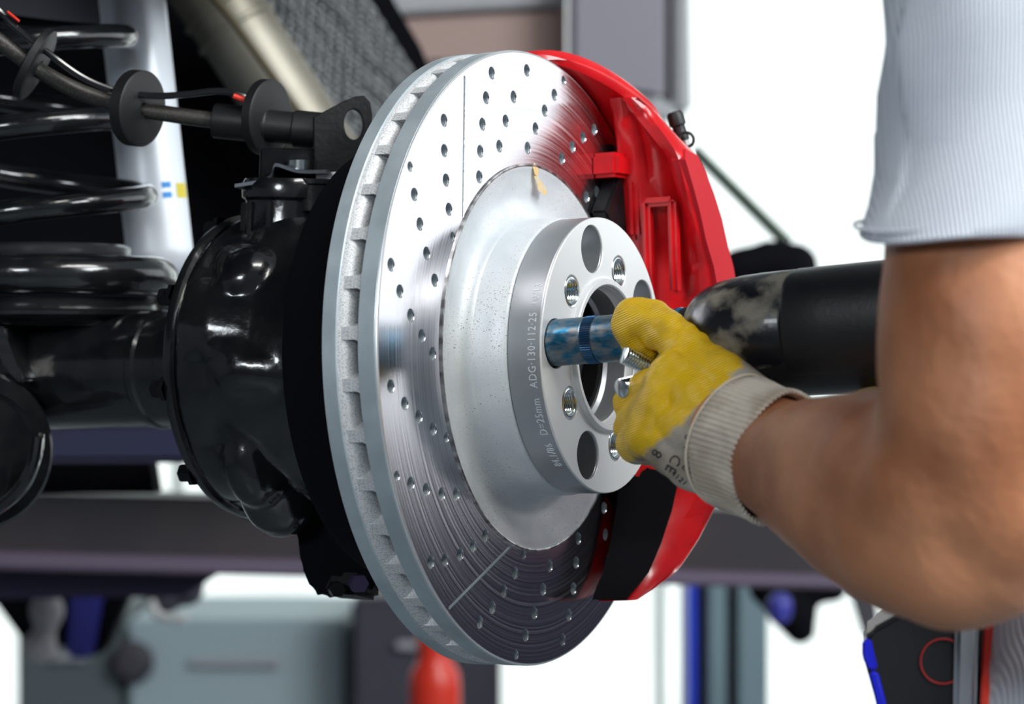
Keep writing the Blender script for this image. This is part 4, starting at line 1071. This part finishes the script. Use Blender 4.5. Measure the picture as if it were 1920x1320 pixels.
# far car panels, top middle
fp = empty('raised_panel', 'rose-brown body panel above the brake disc with a pale strip on top', 'panel', loc=P(900, 50, 3.4))
quadbox('panel_sheet', [P(735, -260, 3.4), P(1062, -260, 3.4), P(1062, 125, 3.4), P(735, 125, 3.4)], .06, M['rust'], fp, .01)
quadbox('pale_strip', [P(735, -40, 3.38), P(1062, -55, 3.38), P(1062, 8, 3.38), P(735, 26, 3.38)], .03, M['greyl'], fp, .004)
fd = empty('hanging_door', 'violet-grey vertical door panel hanging above the red caliper', 'door', loc=P(1170, 80, 3.3))
quadbox('door_skin', [P(1066, -260, 3.3), P(1248, -260, 3.3), P(1248, 190, 3.3), P(1066, 165, 3.3)], .06, M['greyv'], fd, .01)
quadbox('door_gap', [P(1244, -260, 3.32), P(1264, -260, 3.32), P(1266, 185, 3.32), P(1246, 190, 3.32)], .05, M['coldk'], fd)
quadbox('door_edge', [P(1262, -260, 3.3), P(1290, -260, 3.3), P(1297, 210, 3.3), P(1262, 218, 3.3)], .06, M['greyl'], fd, .008)
quadbox('door_foot', [P(1200, 185, 3.3), P(1262, 192, 3.3), P(1262, 222, 3.3), P(1230, 225, 3.3)], .06, M['greyl'], fd, .004)

# far strut with black clamp
st = empty('support_rod', 'dark green slanting rod with a black clamp end beyond the red caliper', 'rod', loc=P(1440, 440, 2.9))
finw('rod_tube', tube_bm([P(1300, 280, 2.9), P(1478, 458, 2.9)], .0075, 14), M['green'], st)
blob('clamp_body', [C_([(1385, 500, 2.88, 22), (1440, 492, 2.88, 24), (1490, 500, 2.88, 28)]), C_([(1440, 485, 2.88, 22), (1465, 470, 2.88, 14)])], M['matte'], .004, 4, st)

# ================================================================== LIFT
lb = empty('lift_beam', 'dark horizontal lift beam crossing behind the lower half of the brake disc', 'beam', loc=P(960, 1000, 2.9))
quadbox('beam_web', [P(-260, 918, 2.9), P(1700, 965, 2.9), P(1700, 1085, 2.9), P(-260, 1040, 2.9)], .12, M['beam'], lb, .006)
quadbox('beam_flange', [P(-260, 1030, 2.85), P(1700, 1085, 2.85), P(1700, 1108, 2.85), P(-260, 1062, 2.85)], .20, M['violet'], lb, .004)
quadbox('beam_skirt', [P(-260, 1052, 2.9), P(900, 1058, 2.9), P(900, 1085, 2.9), P(420, 1070, 2.9), P(345, 1118, 2.9), P(-260, 1130, 2.9)], .06, M['navy'], lb, .003)
lc = empty('lift_column', 'grey-blue grooved lift column with a bright blue edge at bottom right', 'column', loc=(P(1365, 1200, 4.2).x, 4.2, 0))
def vstrip(name, u0, u1, v0, Y, th, m, parent, zbot=0.0, **k):
    a, b = P(u0, v0, Y), P(u1, v0, Y)
    return finw(name, box_bm(((a.x + b.x) / 2, Y + th / 2, (a.z + zbot) / 2), (abs(b.x - a.x), th, a.z - zbot), .004), m, parent, smooth=False, **k)
vstrip('column_core', 1296, 1440, 1020, 4.25, .14, M['coldk'], lc)
vstrip('column_edge', 1291, 1305, 1020, 4.20, .22, M['bluep'], lc, label='bright blue edge strip')
vstrip('column_rib', 1328, 1362, 1020, 4.20, .06, M['colm'], lc)
vstrip('column_rib', 1384, 1438, 1020, 4.20, .06, M['colm'], lc)
finw('column_base', box_bm((P(1365, 1200, 4.2).x, 4.3, .02), (.4, .4, .04), .004), M['coldk'], lc, smooth=False)
# lift arm pieces right of the column
la = lc
blob('arm_fitting', [C_([(1455, 1105, 3.6, 34), (1490, 1150, 3.6, 34), (1500, 1178, 3.6, 24)]), C_([(1440, 1100, 3.6, 30), (1560, 1100, 3.6, 24)])], M['matte'], .006, 3, la)
blob('knob', [C_([(1462, 1135, 3.52, 20), (1462, 1150, 3.52, 18)])], M['indigo'], .005, 3, la)
quadbox('arm_stay', [P(1592, 1090, 3.7), P(1640, 1100, 3.7), P(1650, 1190, 3.7), P(1625, 1195, 3.7)], .05, M['coldk'], la)

# lower left: posts and cabinets
pa = empty('lift_post', 'indigo post with dark side hanging below the beam at bottom left', 'post', loc=P(160, 1150, 3.3))
quadbox('post_face', [P(130, 1058, 3.3), P(200, 1058, 3.3), P(170, 1235, 3.3), P(122, 1235, 3.3)], .06, M['indigo'], pa, .006)
quadbox('post_side', [P(196, 1058, 3.32), P(262, 1062, 3.32), P(196, 1222, 3.32), P(166, 1235, 3.32)], .06, M['matte'], pa, .004)
quadbox('post_side', [P(-60, 1058, 3.34), P(135, 1058, 3.34), P(128, 1215, 3.34), P(40, 1200, 3.34), P(-10, 1130, 3.34), P(-60, 1120, 3.34)], .06, M['matte'], pa, .004)
ps = blob('pulley', [C_([(88, 1145, 3.2, 24), (86, 1185, 3.2, 14), (75, 1215, 3.2, 24)])], mat('pale_grey_metal', (.42, .40, .42), .5), .005, 3)
world_child(ps, pa)
pc = empty('hanging_clamp', 'small black clamp under the beam left of the bright blue-white window patch', 'clamp', loc=P(310, 1090, 3.4))
blob('clamp_body', [C_([(300, 1072, 3.4, 30), (308, 1118, 3.4, 26)]), C_([(350, 1072, 3.4, 30), (352, 1105, 3.4, 24)])], M['darkcab'], .006, 3, pc)
finw('clamp_hook', tube_bm(smooth_path([P(282, 1125, 3.38), P(300, 1155, 3.38), P(350, 1160, 3.38)], 6), .007, 10), M['white'], pc)
c1 = empty('tool_cabinet', 'large grey-green cabinet at the bottom left', 'cabinet', loc=(P(440, 1200, 5.0).x, 5.0, 0))
def cabinet(parent, u0, u1, v0, Y, dep, m, nd_=3):
    a, b = P(u0, v0, Y), P(u1, v0, Y); wx = b.x - a.x; cx = (a.x + b.x) / 2
    finw('carcass', box_bm((cx, Y + dep / 2, a.z / 2), (wx, dep, a.z), .01), m, parent, smooth=False)
    for k in range(nd_):
        h = a.z / nd_
        dfr = finw('drawer_front', box_bm((cx, Y - .008, h * (k + .5)), (wx * .95, .016, h * .92), .004), m, parent, smooth=False)
        finw('drawer_handle', box_bm((cx, Y - .03, h * (k + .8)), (wx * .4, .02, .015), .004), M['greyl'], dfr, smooth=False)
cabinet(c1, 236, 655, 1162, 5.0, .5, M['cab'], 2)
c3 = empty('low_cabinet', 'dim green-grey low cabinet at the far bottom left beside the bright strip', 'cabinet', loc=(P(130, 1200, 5.0).x, 5.0, 0))
cabinet(c3, 32, 230, 1150, 5.0, .5, M['dimcab'], 2)
gv = tag(finw('door_knob', lathe_bm([(0, -.0), (.04, 0), (.045, .03), (.03, .05), (0, .055)], 32, mat=frame(P(252, 1238, 4.98), (0, -1, 0))), M['coldk'], c1))
c2 = empty('dark_cabinet', 'charcoal cabinet standing between the grey-green cabinet and the bright doorway', 'cabinet', loc=(P(800, 1200, 4.8).x, 4.8, 0))
cabinet(c2, 660, 938, 1120, 4.8, .5, M['darkcab'], 2)
# red extinguisher-like canister in front
rc = empty('red_canister', 'bright red round canister at the bottom left of the brake disc', 'canister', loc=(P(815, 1250, 3.9).x, 3.9, 0))
cx = P(815, 1250, 3.9).x
def zz(v, Y): return CZ - (v - 660) / F * Y
finw('canister_body', lathe_bm([(0, 0), (.036, 0), (.042, .01), (.042, zz(1290, 3.9)), (.040, zz(1262, 3.9)), (.030, zz(1242, 3.9)), (.026, zz(1222, 3.9)), (.030, zz(1205, 3.9)), (.028, zz(1190, 3.9)), (.020, zz(1175, 3.9)), (0, zz(1172, 3.9))], 48, mat=Matrix.Translation((cx, 3.9, 0))), M['redc'], rc)
finw('canister_cap', lathe_bm([(0, zz(1175, 3.9)), (.018, zz(1175, 3.9)), (.018, zz(1150, 3.9)), (0, zz(1148, 3.9))], 32, mat=Matrix.Translation((cx, 3.9, 0))), M['darkcab'], rc)
